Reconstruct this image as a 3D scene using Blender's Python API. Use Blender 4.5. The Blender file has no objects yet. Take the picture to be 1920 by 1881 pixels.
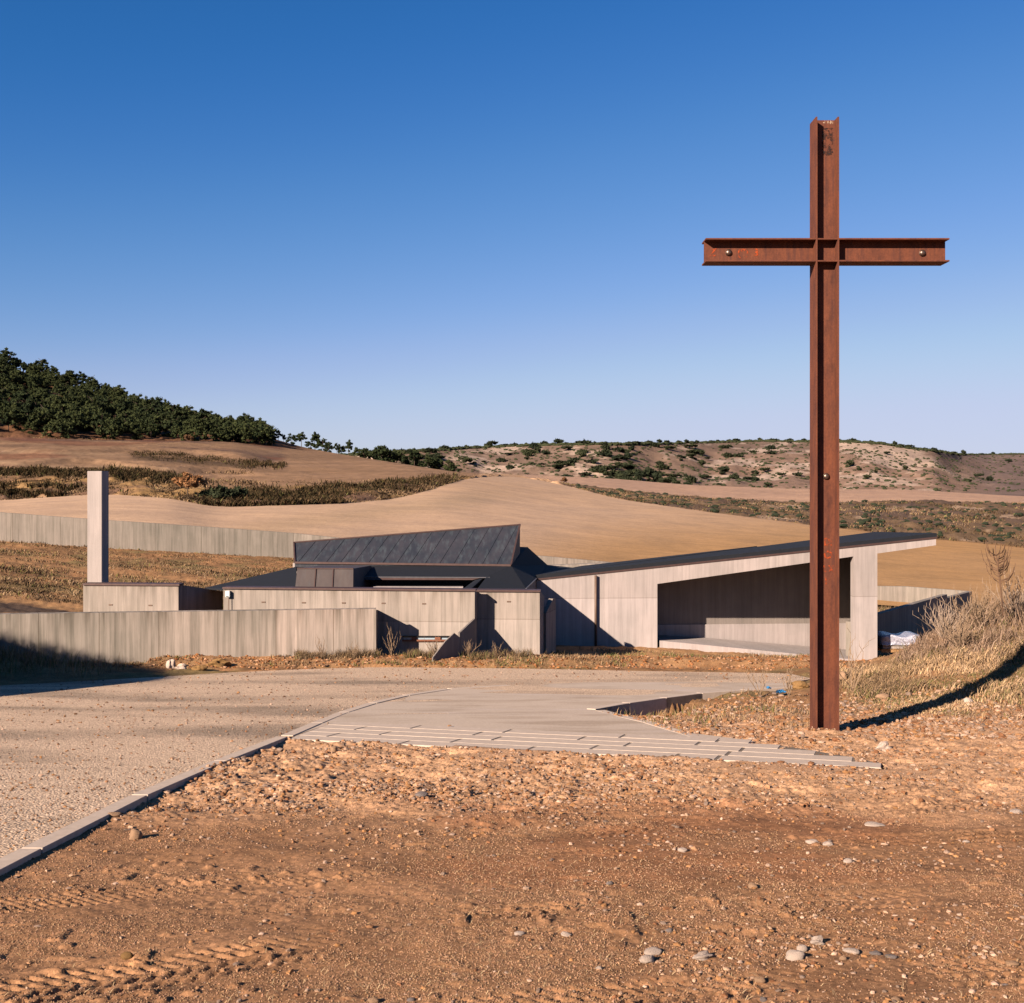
import bpy, bmesh, math, random
import numpy as np
from mathutils import Vector, Matrix
S = bpy.context.scene
C = S.collection
random.seed(7)
rng = np.random.default_rng(11)
R = math.radians

# ---------------------------------------------------------------- camera, light, exposure
F = 2040.0                                  # focal length in photo pixels (1920 wide)
cam = bpy.data.objects.new('camera', bpy.data.cameras.new('camera'))
C.objects.link(cam)
cam.location = (0, 0, 0); cam.rotation_euler = (R(90), 0, 0)
cam.data.sensor_fit = 'HORIZONTAL'; cam.data.sensor_width = 36
cam.data.lens = 36 * F / 1920; cam.data.shift_y = -40.5 / 1920
cam.data.clip_start = 0.1; cam.data.clip_end = 20000
S.camera = cam
SUNV = Vector((0.86, 1.0, -0.60)).normalized()
ELEV = math.asin(-SUNV.z); ROT = math.atan2(-SUNV.x, -SUNV.y)
w = bpy.data.worlds.new('World'); S.world = w; w.use_nodes = True
nt = w.node_tree
sky = nt.nodes.new('ShaderNodeTexSky'); sky.sky_type = 'NISHITA'; sky.sun_disc = False
sky.sun_elevation = ELEV; sky.sun_rotation = ROT
sky.air_density = 1.0; sky.dust_density = 0.2; sky.ozone_density = 3.5; sky.altitude = 900
bg = nt.nodes['Background']; bg.inputs['Strength'].default_value = 0.10
# film-like response of the sky: per-channel curve on the physical sky colour
k_in = nt.nodes.new('ShaderNodeVectorMath'); k_in.operation = 'SCALE'; k_in.inputs['Scale'].default_value = 0.1366 / 1.5
nt.links.new(sky.outputs[0], k_in.inputs[0])
cv = nt.nodes.new('ShaderNodeRGBCurve'); nt.links.new(k_in.outputs[0], cv.inputs['Color'])
CVP = [[(.13, .026), (.162, .045), (.22, .10), (.337, .223), (.462, .36), (.70, .51), (1.0, .57), (1.5, .60)],
       [(.246, .145), (.305, .187), (.402, .27), (.578, .395), (.723, .49), (.90, .59), (1.2, .63), (1.5, .66)],
       [(.468, .434), (.558, .515), (.687, .61), (.855, .72), (.93, .765), (1.1, .81), (1.3, .84), (1.5, .86)]]
for ci, ptsc in enumerate(CVP):
    cu_ = cv.mapping.curves[ci]
    cu_.points[0].location = (0, 0); cu_.points[1].location = (1.0, ptsc[-1][1] / 1.5)
    for q in ptsc[:-1]: cu_.points.new(q[0] / 1.5, q[1] / 1.5)
cv.mapping.update()
k_out = nt.nodes.new('ShaderNodeVectorMath'); k_out.operation = 'SCALE'; k_out.inputs['Scale'].default_value = 1.5 / .303
nt.links.new(cv.outputs[0], k_out.inputs[0]); nt.links.new(k_out.outputs[0], bg.inputs['Color'])
sl = bpy.data.lights.new('sun', 'SUN'); sl.energy = 5.0; sl.angle = R(0.5); sl.color = (1.0, 0.85, 0.70)
sun = bpy.data.objects.new('sun', sl); C.objects.link(sun)
sun.rotation_euler = SUNV.to_track_quat('-Z', 'Y').to_euler()
S.view_settings.view_transform = 'Standard'; S.view_settings.look = 'None'
S.view_settings.exposure = 1.6; S.view_settings.gamma = 1.0
S.render.engine = 'CYCLES'
S.cycles.max_bounces = 5; S.cycles.diffuse_bounces = 1

# ---------------------------------------------------------------- helpers
def P(px, py, D): return Vector(((px - 960) / F * D, D, (900 - py) / F * D))
def hx(h, k=1.0):
    h = h.lstrip('#'); c = [int(h[i:i+2], 16) / 255 for i in (0, 2, 4)]
    return np.array([((v / 12.92) if v < .04045 else ((v + .055) / 1.055) ** 2.4) * k for v in c])
def _hash(i, j, s):
    n = (i.astype(np.int64) * 374761393 + j.astype(np.int64) * 668265263 + s * 1442695041) & 0xffffffff
    n = ((n ^ (n >> 13)) * 1274126177) & 0xffffffff
    n = (n ^ (n >> 16)) & 0xffffffff
    return n.astype(np.float64) / 4294967295.0
def vn(x, y, s=0):
    x = np.asarray(x, float); y = np.asarray(y, float)
    xi = np.floor(x); yi = np.floor(y); fx = x - xi; fy = y - yi
    fx = fx * fx * (3 - 2 * fx); fy = fy * fy * (3 - 2 * fy)
    a = _hash(xi, yi, s); b = _hash(xi + 1, yi, s); c = _hash(xi, yi + 1, s); d = _hash(xi + 1, yi + 1, s)
    return (a + (b - a) * fx) * (1 - fy) + (c + (d - c) * fx) * fy
def fbm(x, y, s=0, o=4, r=0.5):
    t = 0; a = 1; n = 0
    for k in range(o):
        t = t + a * vn(x * 2 ** k + 17.3 * k, y * 2 ** k - 9.1 * k, s + k); n += a; a *= r
    return t / n
def sm(a, b, x):
    t = np.clip((np.asarray(x, float) - a) / (b - a), 0, 1); return t * t * (3 - 2 * t)
def inpoly(x, y, poly):
    x = np.asarray(x, float); y = np.asarray(y, float); r = np.zeros(x.shape, bool); n = len(poly)
    for i in range(n):
        x0, y0 = poly[i]; x1, y1 = poly[(i + 1) % n]
        if y0 == y1: continue
        c = ((y0 > y) != (y1 > y)) & (x < (x1 - x0) * (y - y0) / (y1 - y0) + x0)
        r ^= c
    return r
def npmesh(name, V, Fc, mat=None, col=None, smooth=False):
    V = np.ascontiguousarray(V, dtype=np.float32); Fc = np.ascontiguousarray(Fc, dtype=np.int32)
    m = bpy.data.meshes.new(name); k = Fc.shape[1]; n = len(Fc)
    m.vertices.add(len(V)); m.vertices.foreach_set('co', V.ravel())
    m.loops.add(n * k); m.loops.foreach_set('vertex_index', Fc.ravel())
    m.polygons.add(n); m.polygons.foreach_set('loop_start', np.arange(n, dtype=np.int32) * k)
    m.polygons.foreach_set('loop_total', np.full(n, k, np.int32))
    m.polygons.foreach_set('use_smooth', np.full(n, smooth, bool))
    m.update(calc_edges=True)
    if col is not None:
        a = m.color_attributes.new('Col', 'FLOAT_COLOR', 'POINT')
        cc = np.ones((len(V), 4), np.float32); cc[:, :3] = col; a.data.foreach_set('color', cc.ravel())
    if mat: m.materials.append(mat)
    return m
def link(name, mesh, parent=None):
    o = bpy.data.objects.new(name, mesh); C.objects.link(o)
    if parent: o.parent = parent
    return o
def tag(o, label=None, cat=None, group=None, kind=None):
    if label: o['label'] = label
    if cat: o['category'] = cat
    if group: o['group'] = group
    if kind: o['kind'] = kind
    return o
def empty(name, loc, label, cat, group=None):
    o = bpy.data.objects.new(name, None); C.objects.link(o); o.location = loc; o.empty_display_size = .2
    return tag(o, label, cat, group)
def part(name, mesh, parent):
    """mesh in world coordinates, parented under a thing"""
    off = parent.location.copy()
    q = parent.parent
    while q: off += q.location; q = q.parent
    mesh.transform(Matrix.Translation(-off))
    o = link(name, mesh, parent); return o
def bm_mesh(name, bm, mat, smooth=False):
    bmesh.ops.recalc_face_normals(bm, faces=bm.faces)
    m = bpy.data.meshes.new(name); bm.to_mesh(m); bm.free()
    if mat: m.materials.append(mat)
    if smooth:
        for p in m.polygons: p.use_smooth = True
    return m
def prism(name, pts, vec, mat, bevel=0.0):
    bm = bmesh.new(); vec = Vector(vec)
    a = [bm.verts.new(p) for p in pts]; b = [bm.verts.new(Vector(p) + vec) for p in pts]
    bm.faces.new(a); bm.faces.new(b[::-1]); n = len(a)
    for i in range(n): bm.faces.new((a[i], b[i], b[(i + 1) % n], a[(i + 1) % n]))
    if bevel: bmesh.ops.bevel(bm, geom=bm.edges[:], offset=bevel, segments=1, affect='EDGES')
    return bm_mesh(name, bm, mat)
def addbox(bm, c, s, rot=None):
    r = bmesh.ops.create_cube(bm, size=1.0)
    M = Matrix.Translation(Vector(c)) @ (rot.to_4x4() if rot else Matrix.Identity(4)) @ Matrix.Diagonal((*s, 1))
    bmesh.ops.transform(bm, matrix=M, verts=r['verts']); return r['verts']
def tube(bm, pts, rad, seg=6):
    rings = []
    for i, p in enumerate(pts):
        p = Vector(p); d = (Vector(pts[min(i + 1, len(pts) - 1)]) - Vector(pts[max(i - 1, 0)])).normalized()
        u = d.orthogonal().normalized(); v = d.cross(u)
        r = rad[i] if isinstance(rad, (list, tuple)) else rad
        rings.append([bm.verts.new(p + (u * math.cos(6.2832 * k / seg) + v * math.sin(6.2832 * k / seg)) * r) for k in range(seg)])
    for a, b in zip(rings, rings[1:]):
        for k in range(seg): bm.faces.new((a[k], a[(k + 1) % seg], b[(k + 1) % seg], b[k]))
    bm.faces.new(rings[0][::-1]); bm.faces.new(rings[-1])

# ---------------------------------------------------------------- materials
ALB = .70
class NB:
    def __init__(s, name, rough=0.9, spec=0.2, metal=0.0):
        s.m = bpy.data.materials.new(name); s.m.use_nodes = True; s.t = s.m.node_tree
        s.b = s.t.nodes['Principled BSDF']; s.b.inputs['Roughness'].default_value = rough
        s.b.inputs['Specular IOR Level'].default_value = spec; s.b.inputs['Metallic'].default_value = metal
    def n(s, t, **k):
        x = s.t.nodes.new(t)
        for a, b in k.items(): setattr(x, a, b)
        return x
    def l(s, a, b): s.t.links.new(a, b)
    def obj(s): return s.n('ShaderNodeTexCoord').outputs['Object']
    def mp(s, v, sc):
        m = s.n('ShaderNodeMapping'); m.inputs['Scale'].default_value = sc; s.l(v, m.inputs['Vector']); return m.outputs[0]
    def noise(s, v, sc, det=5, rough=.6, dist=0):
        x = s.n('ShaderNodeTexNoise'); x.inputs['Scale'].default_value = sc; x.inputs['Detail'].default_value = det
        x.inputs['Roughness'].default_value = rough; x.inputs['Distortion'].default_value = dist; s.l(v, x.inputs['Vector']); return x.outputs['Fac']
    def vor(s, v, sc, feat='F1', out='Distance'):
        x = s.n('ShaderNodeTexVoronoi', feature=feat); x.inputs['Scale'].default_value = sc; s.l(v, x.inputs['Vector']); return x.outputs[out]
    def ramp(s, f, stops):
        x = s.n('ShaderNodeValToRGB'); e = x.color_ramp.elements
        while len(e) < len(stops): e.new(.5)
        for i, (p, c) in enumerate(stops):
            e[i].position = p
            c = (c, c, c) if isinstance(c, (int, float)) else tuple(c)
            e[i].color = (*c, 1)
        s.l(f, x.inputs['Fac']); return x.outputs['Color']
    def mix(s, a, b, f, mode='MIX'):
        x = s.n('ShaderNodeMix', data_type='RGBA', blend_type=mode)
        for v, i in ((a, 6), (b, 7)):
            if hasattr(v, 'is_linked') or hasattr(v, 'links'): s.l(v, x.inputs[i])
            else: x.inputs[i].default_value = (*v, 1) if len(v) == 3 else v
        if isinstance(f, (int, float)): x.inputs[0].default_value = f
        else: s.l(f, x.inputs[0])
        return x.outputs[2]
    def math(s, op, a, b=None):
        x = s.n('ShaderNodeMath', operation=op)
        for v, i in ((a, 0), (b, 1)):
            if v is None: continue
            if isinstance(v, (int, float)): x.inputs[i].default_value = v
            else: s.l(v, x.inputs[i])
        return x.outputs[0]
    def col(s, v):
        if isinstance(v, (tuple, list, np.ndarray)): s.b.inputs['Base Color'].default_value = (*[float(q) * ALB for q in v], 1)
        else: s.l(s.mix(v, (ALB, ALB, ALB), 1.0, 'MULTIPLY'), s.b.inputs['Base Color'])
    def bump(s, h, st, d=0.02):
        x = s.n('ShaderNodeBump'); x.inputs['Strength'].default_value = st; x.inputs['Distance'].default_value = d
        s.l(h, x.inputs['Height']); s.l(x.outputs[0], s.b.inputs['Normal'])
    def attr(s):
        x = s.n('ShaderNodeVertexColor', layer_name='Col'); return x.outputs['Color']

def m_terrain(name, fine, lo=.75, hi=1.25, bump=.5, bd=.02, spots=None, tint=(.66, .60, .55), drill=False):
    b = NB(name, 1.0, .05); v = b.obj()
    n1 = b.noise(v, fine, 7, .7); n2 = b.noise(v, fine * .13, 4, .6)
    c = b.mix(b.attr(), b.ramp(n1, [(.3, lo), (.7, hi)]), 1.0, 'MULTIPLY')
    c = b.mix(c, b.ramp(n2, [(.3, (.86, .87, .9)), (.7, (1.12, 1.1, 1.06))]), 1.0, 'MULTIPLY')
    c = b.mix(c, tuple(tint), 1.0, 'MULTIPLY')
    if drill:
        mpn = b.n('ShaderNodeMapping'); mpn.inputs['Rotation'].default_value = (0, 0, R(24)); mpn.inputs['Scale'].default_value = (.05, 1.3, .3); b.l(v, mpn.inputs['Vector'])
        c = b.mix(c, b.ramp(b.noise(mpn.outputs[0], 1.0, 5, .75), [(.35, .90), (.65, 1.08)]), 1.0, 'MULTIPLY')
        c = b.mix(c, b.ramp(b.noise(v, 6, 4, .8), [(.3, .86), (.7, 1.14)]), 1.0, 'MULTIPLY')
    h = n1
    if spots:
        c = b.mix(c, b.ramp(b.noise(v, fine * 4.5, 3, .8), [(.32, .62), (.5, .98), (.68, 1.32)]), .8, 'MULTIPLY')
        c = b.mix(c, b.ramp(b.noise(v, 1.9, 6, .72), [(.36, (.76, .74, .74)), (.5, (1, 1, 1)), (.66, (1.16, 1.15, 1.16))]), 1.0, 'MULTIPLY')
        vd = b.vor(v, spots)
        c = b.mix(c, b.ramp(b.vor(v, spots, out='Color'), [(.1, .62), (.5, 1.0), (.9, 1.45)]), .55, 'MULTIPLY')
        h = b.math('SUBTRACT', b.noise(v, fine * .6, 8, .8), b.math('MULTIPLY', vd, .25))
    b.col(c); b.bump(h, bump, bd); return b.m
def m_concrete(name, base, dark, streak=.5, board=.12, ux=1.0, uy=.55, light=1.15, joints=0, zj=None, ztop=None):
    b = NB(name, .92, .15); v = b.obj()
    sep = b.n('ShaderNodeSeparateXYZ'); b.l(v, sep.inputs[0])
    u = b.math('ADD', b.math('MULTIPLY', sep.outputs[0], ux), b.math('MULTIPLY', sep.outputs[1], uy))
    bi = b.math('FLOOR', b.math('DIVIDE', u, board))
    wn = b.n('ShaderNodeTexWhiteNoise', noise_dimensions='1D'); b.l(bi, wn.inputs['W'])
    fr = b.math('FRACT', b.math('DIVIDE', u, board))
    edge = b.math('LESS_THAN', fr, .07)
    st = b.noise(b.mp(v, (5, 5, .22)), 1.6, 6, .65)
    st2 = b.noise(b.mp(v, (14, 14, .9)), 1.6, 6, .7)
    bl = b.noise(v, .55, 4, .6)
    c = b.mix(tuple(base), tuple(dark), b.ramp(st, [(.5 - .10 * streak, 0), (.5 + .16, 1.0 * min(1, streak * 1.4))]))
    c = b.mix(c, b.ramp(wn.outputs['Value'], [(0, .94), (1, 1.05)]), 1.0, 'MULTIPLY')
    c = b.mix(c, b.ramp(st2, [(.25, .90), (.62, 1.02), (.8, light)]), 1.0, 'MULTIPLY')
    c = b.mix(c, b.ramp(bl, [(.35, (.88, .89, .88)), (.65, (1.09, 1.07, 1.06))]), 1.0, 'MULTIPLY')
    c = b.mix(c, (.55, .53, .5), b.math('MULTIPLY', edge, .12), 'MULTIPLY')
    if zj is not None:
        low = b.math('LESS_THAN', b.math('ADD', sep.outputs[2], b.math('MULTIPLY', b.noise(b.mp(v, (6, 6, .1)), 1, 2, .5), .03)), zj)
        c = b.mix(c, (1.12, 1.13, 1.15), b.math('MULTIPLY', low, 1.0), 'MULTIPLY')
        ln = b.math('LESS_THAN', b.math('ABSOLUTE', b.math('SUBTRACT', sep.outputs[2], zj)), .012)
        c = b.mix(c, (.72, .7, .68), b.math('MULTIPLY', ln, .8), 'MULTIPLY')
    if ztop is not None:
        mr = b.n('ShaderNodeMapRange'); b.l(sep.outputs[2], mr.inputs[0]); mr.inputs[1].default_value = ztop - .75; mr.inputs[2].default_value = ztop
        st3 = b.noise(b.mp(v, (3.2, 3.2, .12)), 1.6, 5, .7)
        c = b.mix(c, (.50, .47, .43), b.math('MULTIPLY', b.math('MULTIPLY', mr.outputs[0], mr.outputs[0]), b.ramp(st3, [(.45, 0), (.62, .8)])), 'MULTIPLY')
    if joints:
        jn = b.n('ShaderNodeTexWhiteNoise', noise_dimensions='1D'); b.l(b.math('FLOOR', b.math('DIVIDE', u, joints)), jn.inputs['W'])
        jf = b.math('FRACT', b.math('DIVIDE', u, joints))
        c = b.mix(c, b.ramp(jn.outputs['Value'], [(0, (.84, .86, .84)), (1, (1.14, 1.12, 1.10))]), 1.0, 'MULTIPLY')
        c = b.mix(c, (.42, .38, .33), b.math('MULTIPLY', b.math('LESS_THAN', jf, .022 / joints), .8), 'MULTIPLY')
    pit = b.vor(v, 7.0)
    c = b.mix(c, (.35, .33, .3), b.ramp(pit, [(.02, .6), (.05, 0)]), 'MULTIPLY')
    b.col(c)
    b.bump(b.math('ADD', b.math('MULTIPLY', edge, -.5), st2), .35, .01); return b.m
def m_plain(name, c, rough=.8, metal=0, var=.12, sc=8, spec=.3, bump=.1):
    b = NB(name, rough, spec, metal); v = b.obj(); n1 = b.noise(v, sc, 6, .65)
    b.col(b.mix(tuple(c), b.ramp(n1, [(.3, 1 - var), (.7, 1 + var)]), 1.0, 'MULTIPLY')); b.bump(n1, bump, .01); return b.m

M = {}
M['ground'] = m_terrain('dirt', 34, .66, 1.30, .45, .012, spots=44, tint=(.84, .66, .52))
M['field'] = m_terrain('field_soil', 1.6, .88, 1.11, .4, .10, tint=(.88, .82, .79), drill=True)
M['hill'] = m_terrain('hill_soil', .5, .72, 1.28, .7, .4, tint=(.72, .63, .56))
M['ridge'] = m_terrain('ridge_soil', .07, .75, 1.25, .7, 3, tint=(.74, .68, .66))
M['gravel'] = m_terrain('gravel_stone', 60, .8, 1.2, .5, .004, tint=(.66, .56, .50))
M['grass'] = NB('dry_blades', 1.0, .05); M['grass'].col(M['grass'].mix(M['grass'].attr(), (.70, .62, .54), 1.0, 'MULTIPLY')); M['grass'] = M['grass'].m
M['wall_low'] = m_concrete('board_concrete_weathered', (.335, .272, .236), (.185, .155, .130), .95, .19, light=1.42, joints=1.55, ztop=1.49)
M['wall_far'] = m_concrete('board_concrete_grey', (.265, .222, .192), (.175, .150, .126), .75, .3, light=1.5, joints=2.6)
M['wall'] = m_concrete('board_concrete', (.325, .266, .229), (.215, .180, .152), .65, .11, zj=1.16, light=1.2, ztop=2.05)
M['wall_dark_shade'] = m_concrete('board_concrete_dark_shade', (.26, .215, .19), (.21, .178, .158), .5, .11)  # darker pour of the portico back wall; colour also deepens shade there and on fins
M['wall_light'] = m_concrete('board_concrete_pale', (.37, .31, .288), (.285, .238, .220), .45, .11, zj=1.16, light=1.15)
def m_slab():
    b = NB('slab_concrete', .95, .1); v = b.obj()
    n1 = b.noise(b.mp(v, (.5, 1.6, 1)), 1.1, 6, .65, .5); n2 = b.noise(v, 30, 5, .75); n3 = b.noise(b.mp(v, (.25, 2.2, 1)), 1.6, 4, .6)
    c = b.mix((.53, .41, .315), (.38, .28, .20), b.ramp(n1, [(.48, 0), (.66, .8)]))
    c = b.mix(c, (.58, .46, .40), b.ramp(n3, [(.58, 0), (.68, .6)]))
    c = b.mix(c, b.ramp(n2, [(.3, .84), (.7, 1.14)]), 1.0, 'MULTIPLY')
    b.col(c); b.bump(n2, .3, .006); return b.m
M['slab'] = m_slab()
M['kerb'] = m_plain('kerb_concrete', (.53, .41, .32), .92, 0, .12, 14, .15, .2)
M['mortar'] = m_plain('mortar', (.16, .115, .08), 1, 0, .15, 30)
def m_zinc(name, c1, c2, pale):
    b = NB(name, .62, .35, .25); v = b.obj()
    n1 = b.noise(b.mp(v, (1.5, .8, .5)), 1.6, 6, .65); n2 = b.noise(b.mp(v, (7, 2, .8)), 1.0, 6, .7)
    c = b.mix(tuple(c1), tuple(c2), b.ramp(n1, [(.35, 0), (.65, 1)]))
    c = b.mix(c, tuple(pale), b.ramp(n2, [(.50, 0), (.74, .6)])); b.col(c); return b.m
M['zinc'] = m_zinc('zinc_sheet', (.028, .032, .042), (.052, .048, .057), (.10, .125, .135))
M['copper'] = m_zinc('copper_sheet', (.060, .044, .042), (.085, .062, .055), (.09, .085, .085))
M['coping'] = m_plain('coping_metal', (.085, .048, .042), .55, .3, .2, 6)
M['roof'] = m_plain('roof_membrane', (.011, .012, .016), .85, 0, .18, 5, .2)
M['roof_line'] = m_plain('roof_flashing', (.14, .13, .14), .5, .5, .15, 6)
M['black'] = m_plain('dark_glazing', (.008, .008, .01), .25, 0, .1, 3, .4)
M['pipe'] = m_plain('pipe_brown', (.14, .085, .06), .6, .3, .15, 9)
M['white'] = m_plain('white_enamel', (.6, .6, .58), .5, 0, .03, 9)
M['wood'] = m_plain('pallet_wood', (.30, .165, .07), .9, 0, .25, 14)
M['bark'] = m_plain('pine_bark', (.07, .045, .032), 1, 0, .3, 9)
def m_rust():
    b = NB('rusted_steel', .82, .25, .1); v = b.obj()
    n1 = b.noise(b.mp(v, (3, 3, 1.1)), 2.2, 8, .7); n2 = b.noise(v, 40, 5, .7); n3 = b.noise(b.mp(v, (22, 22, 1.2)), 1.0, 6, .7)
    c = b.ramp(n1, [(.25, (.05, .016, .012)), (.45, (.115, .035, .018)), (.6, (.15, .045, .021)), (.8, (.20, .063, .027))])
    c = b.mix(c, b.ramp(n2, [(.3, .78), (.7, 1.2)]), 1.0, 'MULTIPLY')
    c = b.mix(c, (.055, .020, .018), b.ramp(n3, [(.50, 0), (.72, .75)]))
    b.col(c); b.bump(n2, .35, .003); return b.m
M['rust'] = m_rust()
def m_scale():
    b = NB('dark_mill_scale', .7, .2, .2); v = b.obj(); n = b.noise(v, 11, 7, .8)
    b.col(tuple((.035, .02, .018)))
    b.l(b.ramp(n, [(.48, 0), (.60, .9)]), b.b.inputs['Alpha']); return b.m
M['scale'] = m_scale()
def m_mark(name, c):
    b = NB(name, .9, .1); n = b.noise(b.obj(), 26, 4, .7); b.col(c)
    b.l(b.ramp(n, [(.42, 0), (.60, .85)]), b.b.inputs['Alpha']); return b.m
M['mark_red'] = m_mark('faded_orange_paint', (.42, .07, .02))
M['mark_pale'] = m_mark('pale_chalk', (.6, .45, .32))
M['bolt'] = m_plain('bolt_steel', (.20, .13, .10), .38, .85, .2, 20, .5)
def m_foliage(name, base, tip):
    b = NB(name, 1.0, .08); v = b.obj(); n1 = b.noise(v, 1.3, 5, .7); oi = b.n('ShaderNodeObjectInfo')
    c = b.mix(tuple(base), tuple(tip), b.ramp(n1, [(.35, 0), (.65, 1)]))
    c = b.mix(c, b.ramp(oi.outputs['Random'], [(0, (.75, .8, .8)), (1, (1.3, 1.2, 1.0))]), 1.0, 'MULTIPLY'); b.col(c); return b.m
M['pine'] = m_foliage('pine_needles', (.012, .020, .011), (.052, .062, .026))
M['oak'] = m_foliage('evergreen_oak_leaves', (.020, .027, .017), (.042, .048, .026))
M['rust_leaf'] = m_foliage('dead_leaves', (.15, .07, .035), (.24, .13, .07))
def m_road():
    b = NB('gravelled_asphalt', 1.0, .08); v = b.obj()
    g = b.vor(v, 46, out='Color'); n1 = b.noise(v, 30, 6, .7)
    n2 = b.noise(b.mp(v, (.35, 1.1, 1)), .55, 5, .55, .4)
    c = b.mix((.59, .415, .285), (.24, .175, .125), b.ramp(n2, [(.47, 0), (.68, .8)]))
    c = b.mix(c, b.ramp(g, [(.1, .5), (.5, 1.0), (.9, 1.6)]), .6, 'MULTIPLY')
    c = b.mix(c, b.ramp(n1, [(.3, .78), (.7, 1.2)]), 1.0, 'MULTIPLY')
    b.col(c); b.bump(b.math('SUBTRACT', n1, b.vor(v, 46)), .8, .012); return b.m
M['road'] = m_road()
def m_wrap():
    b = NB('clear_plastic_wrap', .22, .6); n = b.noise(b.obj(), 5, 5, .7, 1.0)
    b.col(b.ramp(n, [(.35, (.26, .25, .29)), (.6, (.45, .43, .50))])); b.bump(n, 1.0, .06); return b.m
M['wrap'] = m_wrap()
M['blue'] = m_plain('blue_plastic', (.02, .14, .30), .7, 0, .15, 20)
M['stone_pale'] = m_plain('pale_stone', (.47, .36, .29), .95, 0, .25, 26, .1, .8)
M['stone_tan'] = m_plain('tan_stone', (.33, .20, .12), .95, 0, .25, 26, .1, .8)
M['stone_grey'] = m_plain('grey_stone', (.20, .16, .145), .95, 0, .25, 26, .1, .8)
M['clod'] = m_plain('earth_clod', (.24, .135, .055), 1, 0, .25, 12, .05, 1.0)
M['steel_frame'] = m_plain('rusty_frame', (.20, .075, .04), .8, .2, .2, 10)
M['glass'] = m_plain('window_glass', (.30, .36, .40), .1, 0, .05, 3, .5)

# ---------------------------------------------------------------- terrain functions
def G(y):
    y = np.asarray(y, float); return -1.75 - .11 * y + .00055 * np.clip(y - 12, 0, None) ** 2
def gp(px, py):                                  # photo pixel -> point on the sloping ground
    lo, hi = 2.0, 60.0; s = (py - 900) / F
    for _ in range(50):
        m = (lo + hi) / 2
        if s * m > -float(G(m)): hi = m
        else: lo = m
    return ((px - 960) / F * lo, lo)
NPX = np.array([-2500, -800, 0, 155, 400, 700, 900, 1100, 1235, 1640, 1800, 1920, 2500, 4000], float)
NY = {31:   [1160, 1160, 1170, 1174, 1180, 1205, 1228, 1236, 1240, 1264, 1262, 1256, 1250, 1250],
      35.5: [1110, 1115, 1132, 1147, 1150, 1180, 1200, 1209, 1214, 1243, 1238, 1234, 1230, 1230],
      45:   [1030, 1040, 1068, 1084, 1095, 1120, 1140, 1160, 1172, 1198, 1198, 1190, 1180, 1180],
      60:   [975, 985, 1008, 1020, 1036, 1056, 1076, 1096, 1106, 1146, 1151, 1155, 1160, 1160]}
ND = np.array([31, 35.5, 45, 60.0])
NZ = np.array([[(900 - y) / F * d for y in NY[d]] for d in (31, 35.5, 45, 60)])
def base_h(x, y):
    x = np.asarray(x, float); y = np.asarray(y, float)
    yy = np.clip(y, 4, None); px = 960 + F * x / yy
    g = G(np.clip(y, -40, 31)); g = np.where(y < 3, -1.75 - .11 * y * (y > -40), g)
    zs = np.array([np.interp(px, NPX, NZ[k]) for k in range(4)])
    d = np.clip(y, 31, 60)
    k = np.clip(np.searchsorted(ND, d, side='right') - 1, 0, 2)
    t = (d - ND[k]) / (ND[k + 1] - ND[k])
    z0 = np.take_along_axis(zs, k[None], 0)[0] if zs.ndim > 1 and k.ndim else zs[k]
    z1 = np.take_along_axis(zs, k[None] + 1, 0)[0] if zs.ndim > 1 and k.ndim else zs[k + 1]
    zt = z0 + (z1 - z0) * t
    z = g + (zt - g) * sm(28.2, 31, y)
    z = z + 1.6 * np.exp(-((x - 14.2) ** 2 / 26 + (y - 24.5) ** 2 / 36)) * sm(14, 17, y) * sm(1590, 1790, px)
    z = z + .45 * np.exp(-((x + 12.5) ** 2 / 5 + (y - 24.6) ** 2 / 1.6))
    return z
st_A = np.array(gp(541, 1386.5)); st_B = np.array(gp(1655, 1441.5)); st_L = float(np.hypot(*(st_B - st_A))); st_u = (st_B - st_A) / st_L; st_n = np.array([-st_u[1], st_u[0]])
_d5 = np.array(gp(630, 1354)) - st_A; st_w = float(_d5 @ st_n) / 5
def st_l(i): return float(_d5 @ st_u) * i / 5
def st_pt(a, b): return tuple(st_A + st_u * a + st_n * b)
st_e = [float((np.array(gp(*p)) - st_A) @ st_u) for p in ((1655, 1441), (1600, 1430), (1530, 1416), (1462, 1404), (1407, 1394))]
st_rows = ['front', 'second', 'middle', 'fourth', 'rear']
st_J = [[0, .215, .445, .69, .755, 1], [0, .06, .31, .57, .80, 1], [0, .16, .40, .66, .87, 1], [0, .09, .37, .60, .84, 1], [0, .22, .45, .72, .93, 1]]
apron_img = [(552, 1379), (640, 1341), (700, 1321), (780, 1301), (850, 1292), (960, 1285), (1100, 1280), (1300, 1279), (1475, 1281), (1492, 1289),
             (1330, 1299.5), (1200, 1316), (1116, 1331), (1150, 1341), (1200, 1352), (1255, 1369), (1310, 1386)]
apron = [gp(*p) for p in apron_img] + [st_pt(st_e[4] - .1, 5 * st_w + .004), st_pt(st_l(5), 5 * st_w + .004)]
road_img = [(-2600, 1640), (-60, 1664), (0, 1633), (190, 1535), (345, 1459), (540, 1382), (640, 1341), (700, 1321), (780, 1301), (850, 1292), (960, 1285), (1100, 1280),
            (1300, 1279), (1475, 1281), (1525, 1272), (1480, 1263), (1200, 1258), (950, 1253), (700, 1251), (560, 1255), (430, 1261), (200, 1275), (0, 1286), (-900, 1300), (-2600, 1330)]
road = [gp(*p) for p in road_img]
steps_poly = [st_pt(0, 0), st_pt(st_e[0], 0)]
for _i in range(1, 5): steps_poly += [st_pt(st_e[_i - 1], _i * st_w), st_pt(st_e[_i], _i * st_w)]
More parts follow.
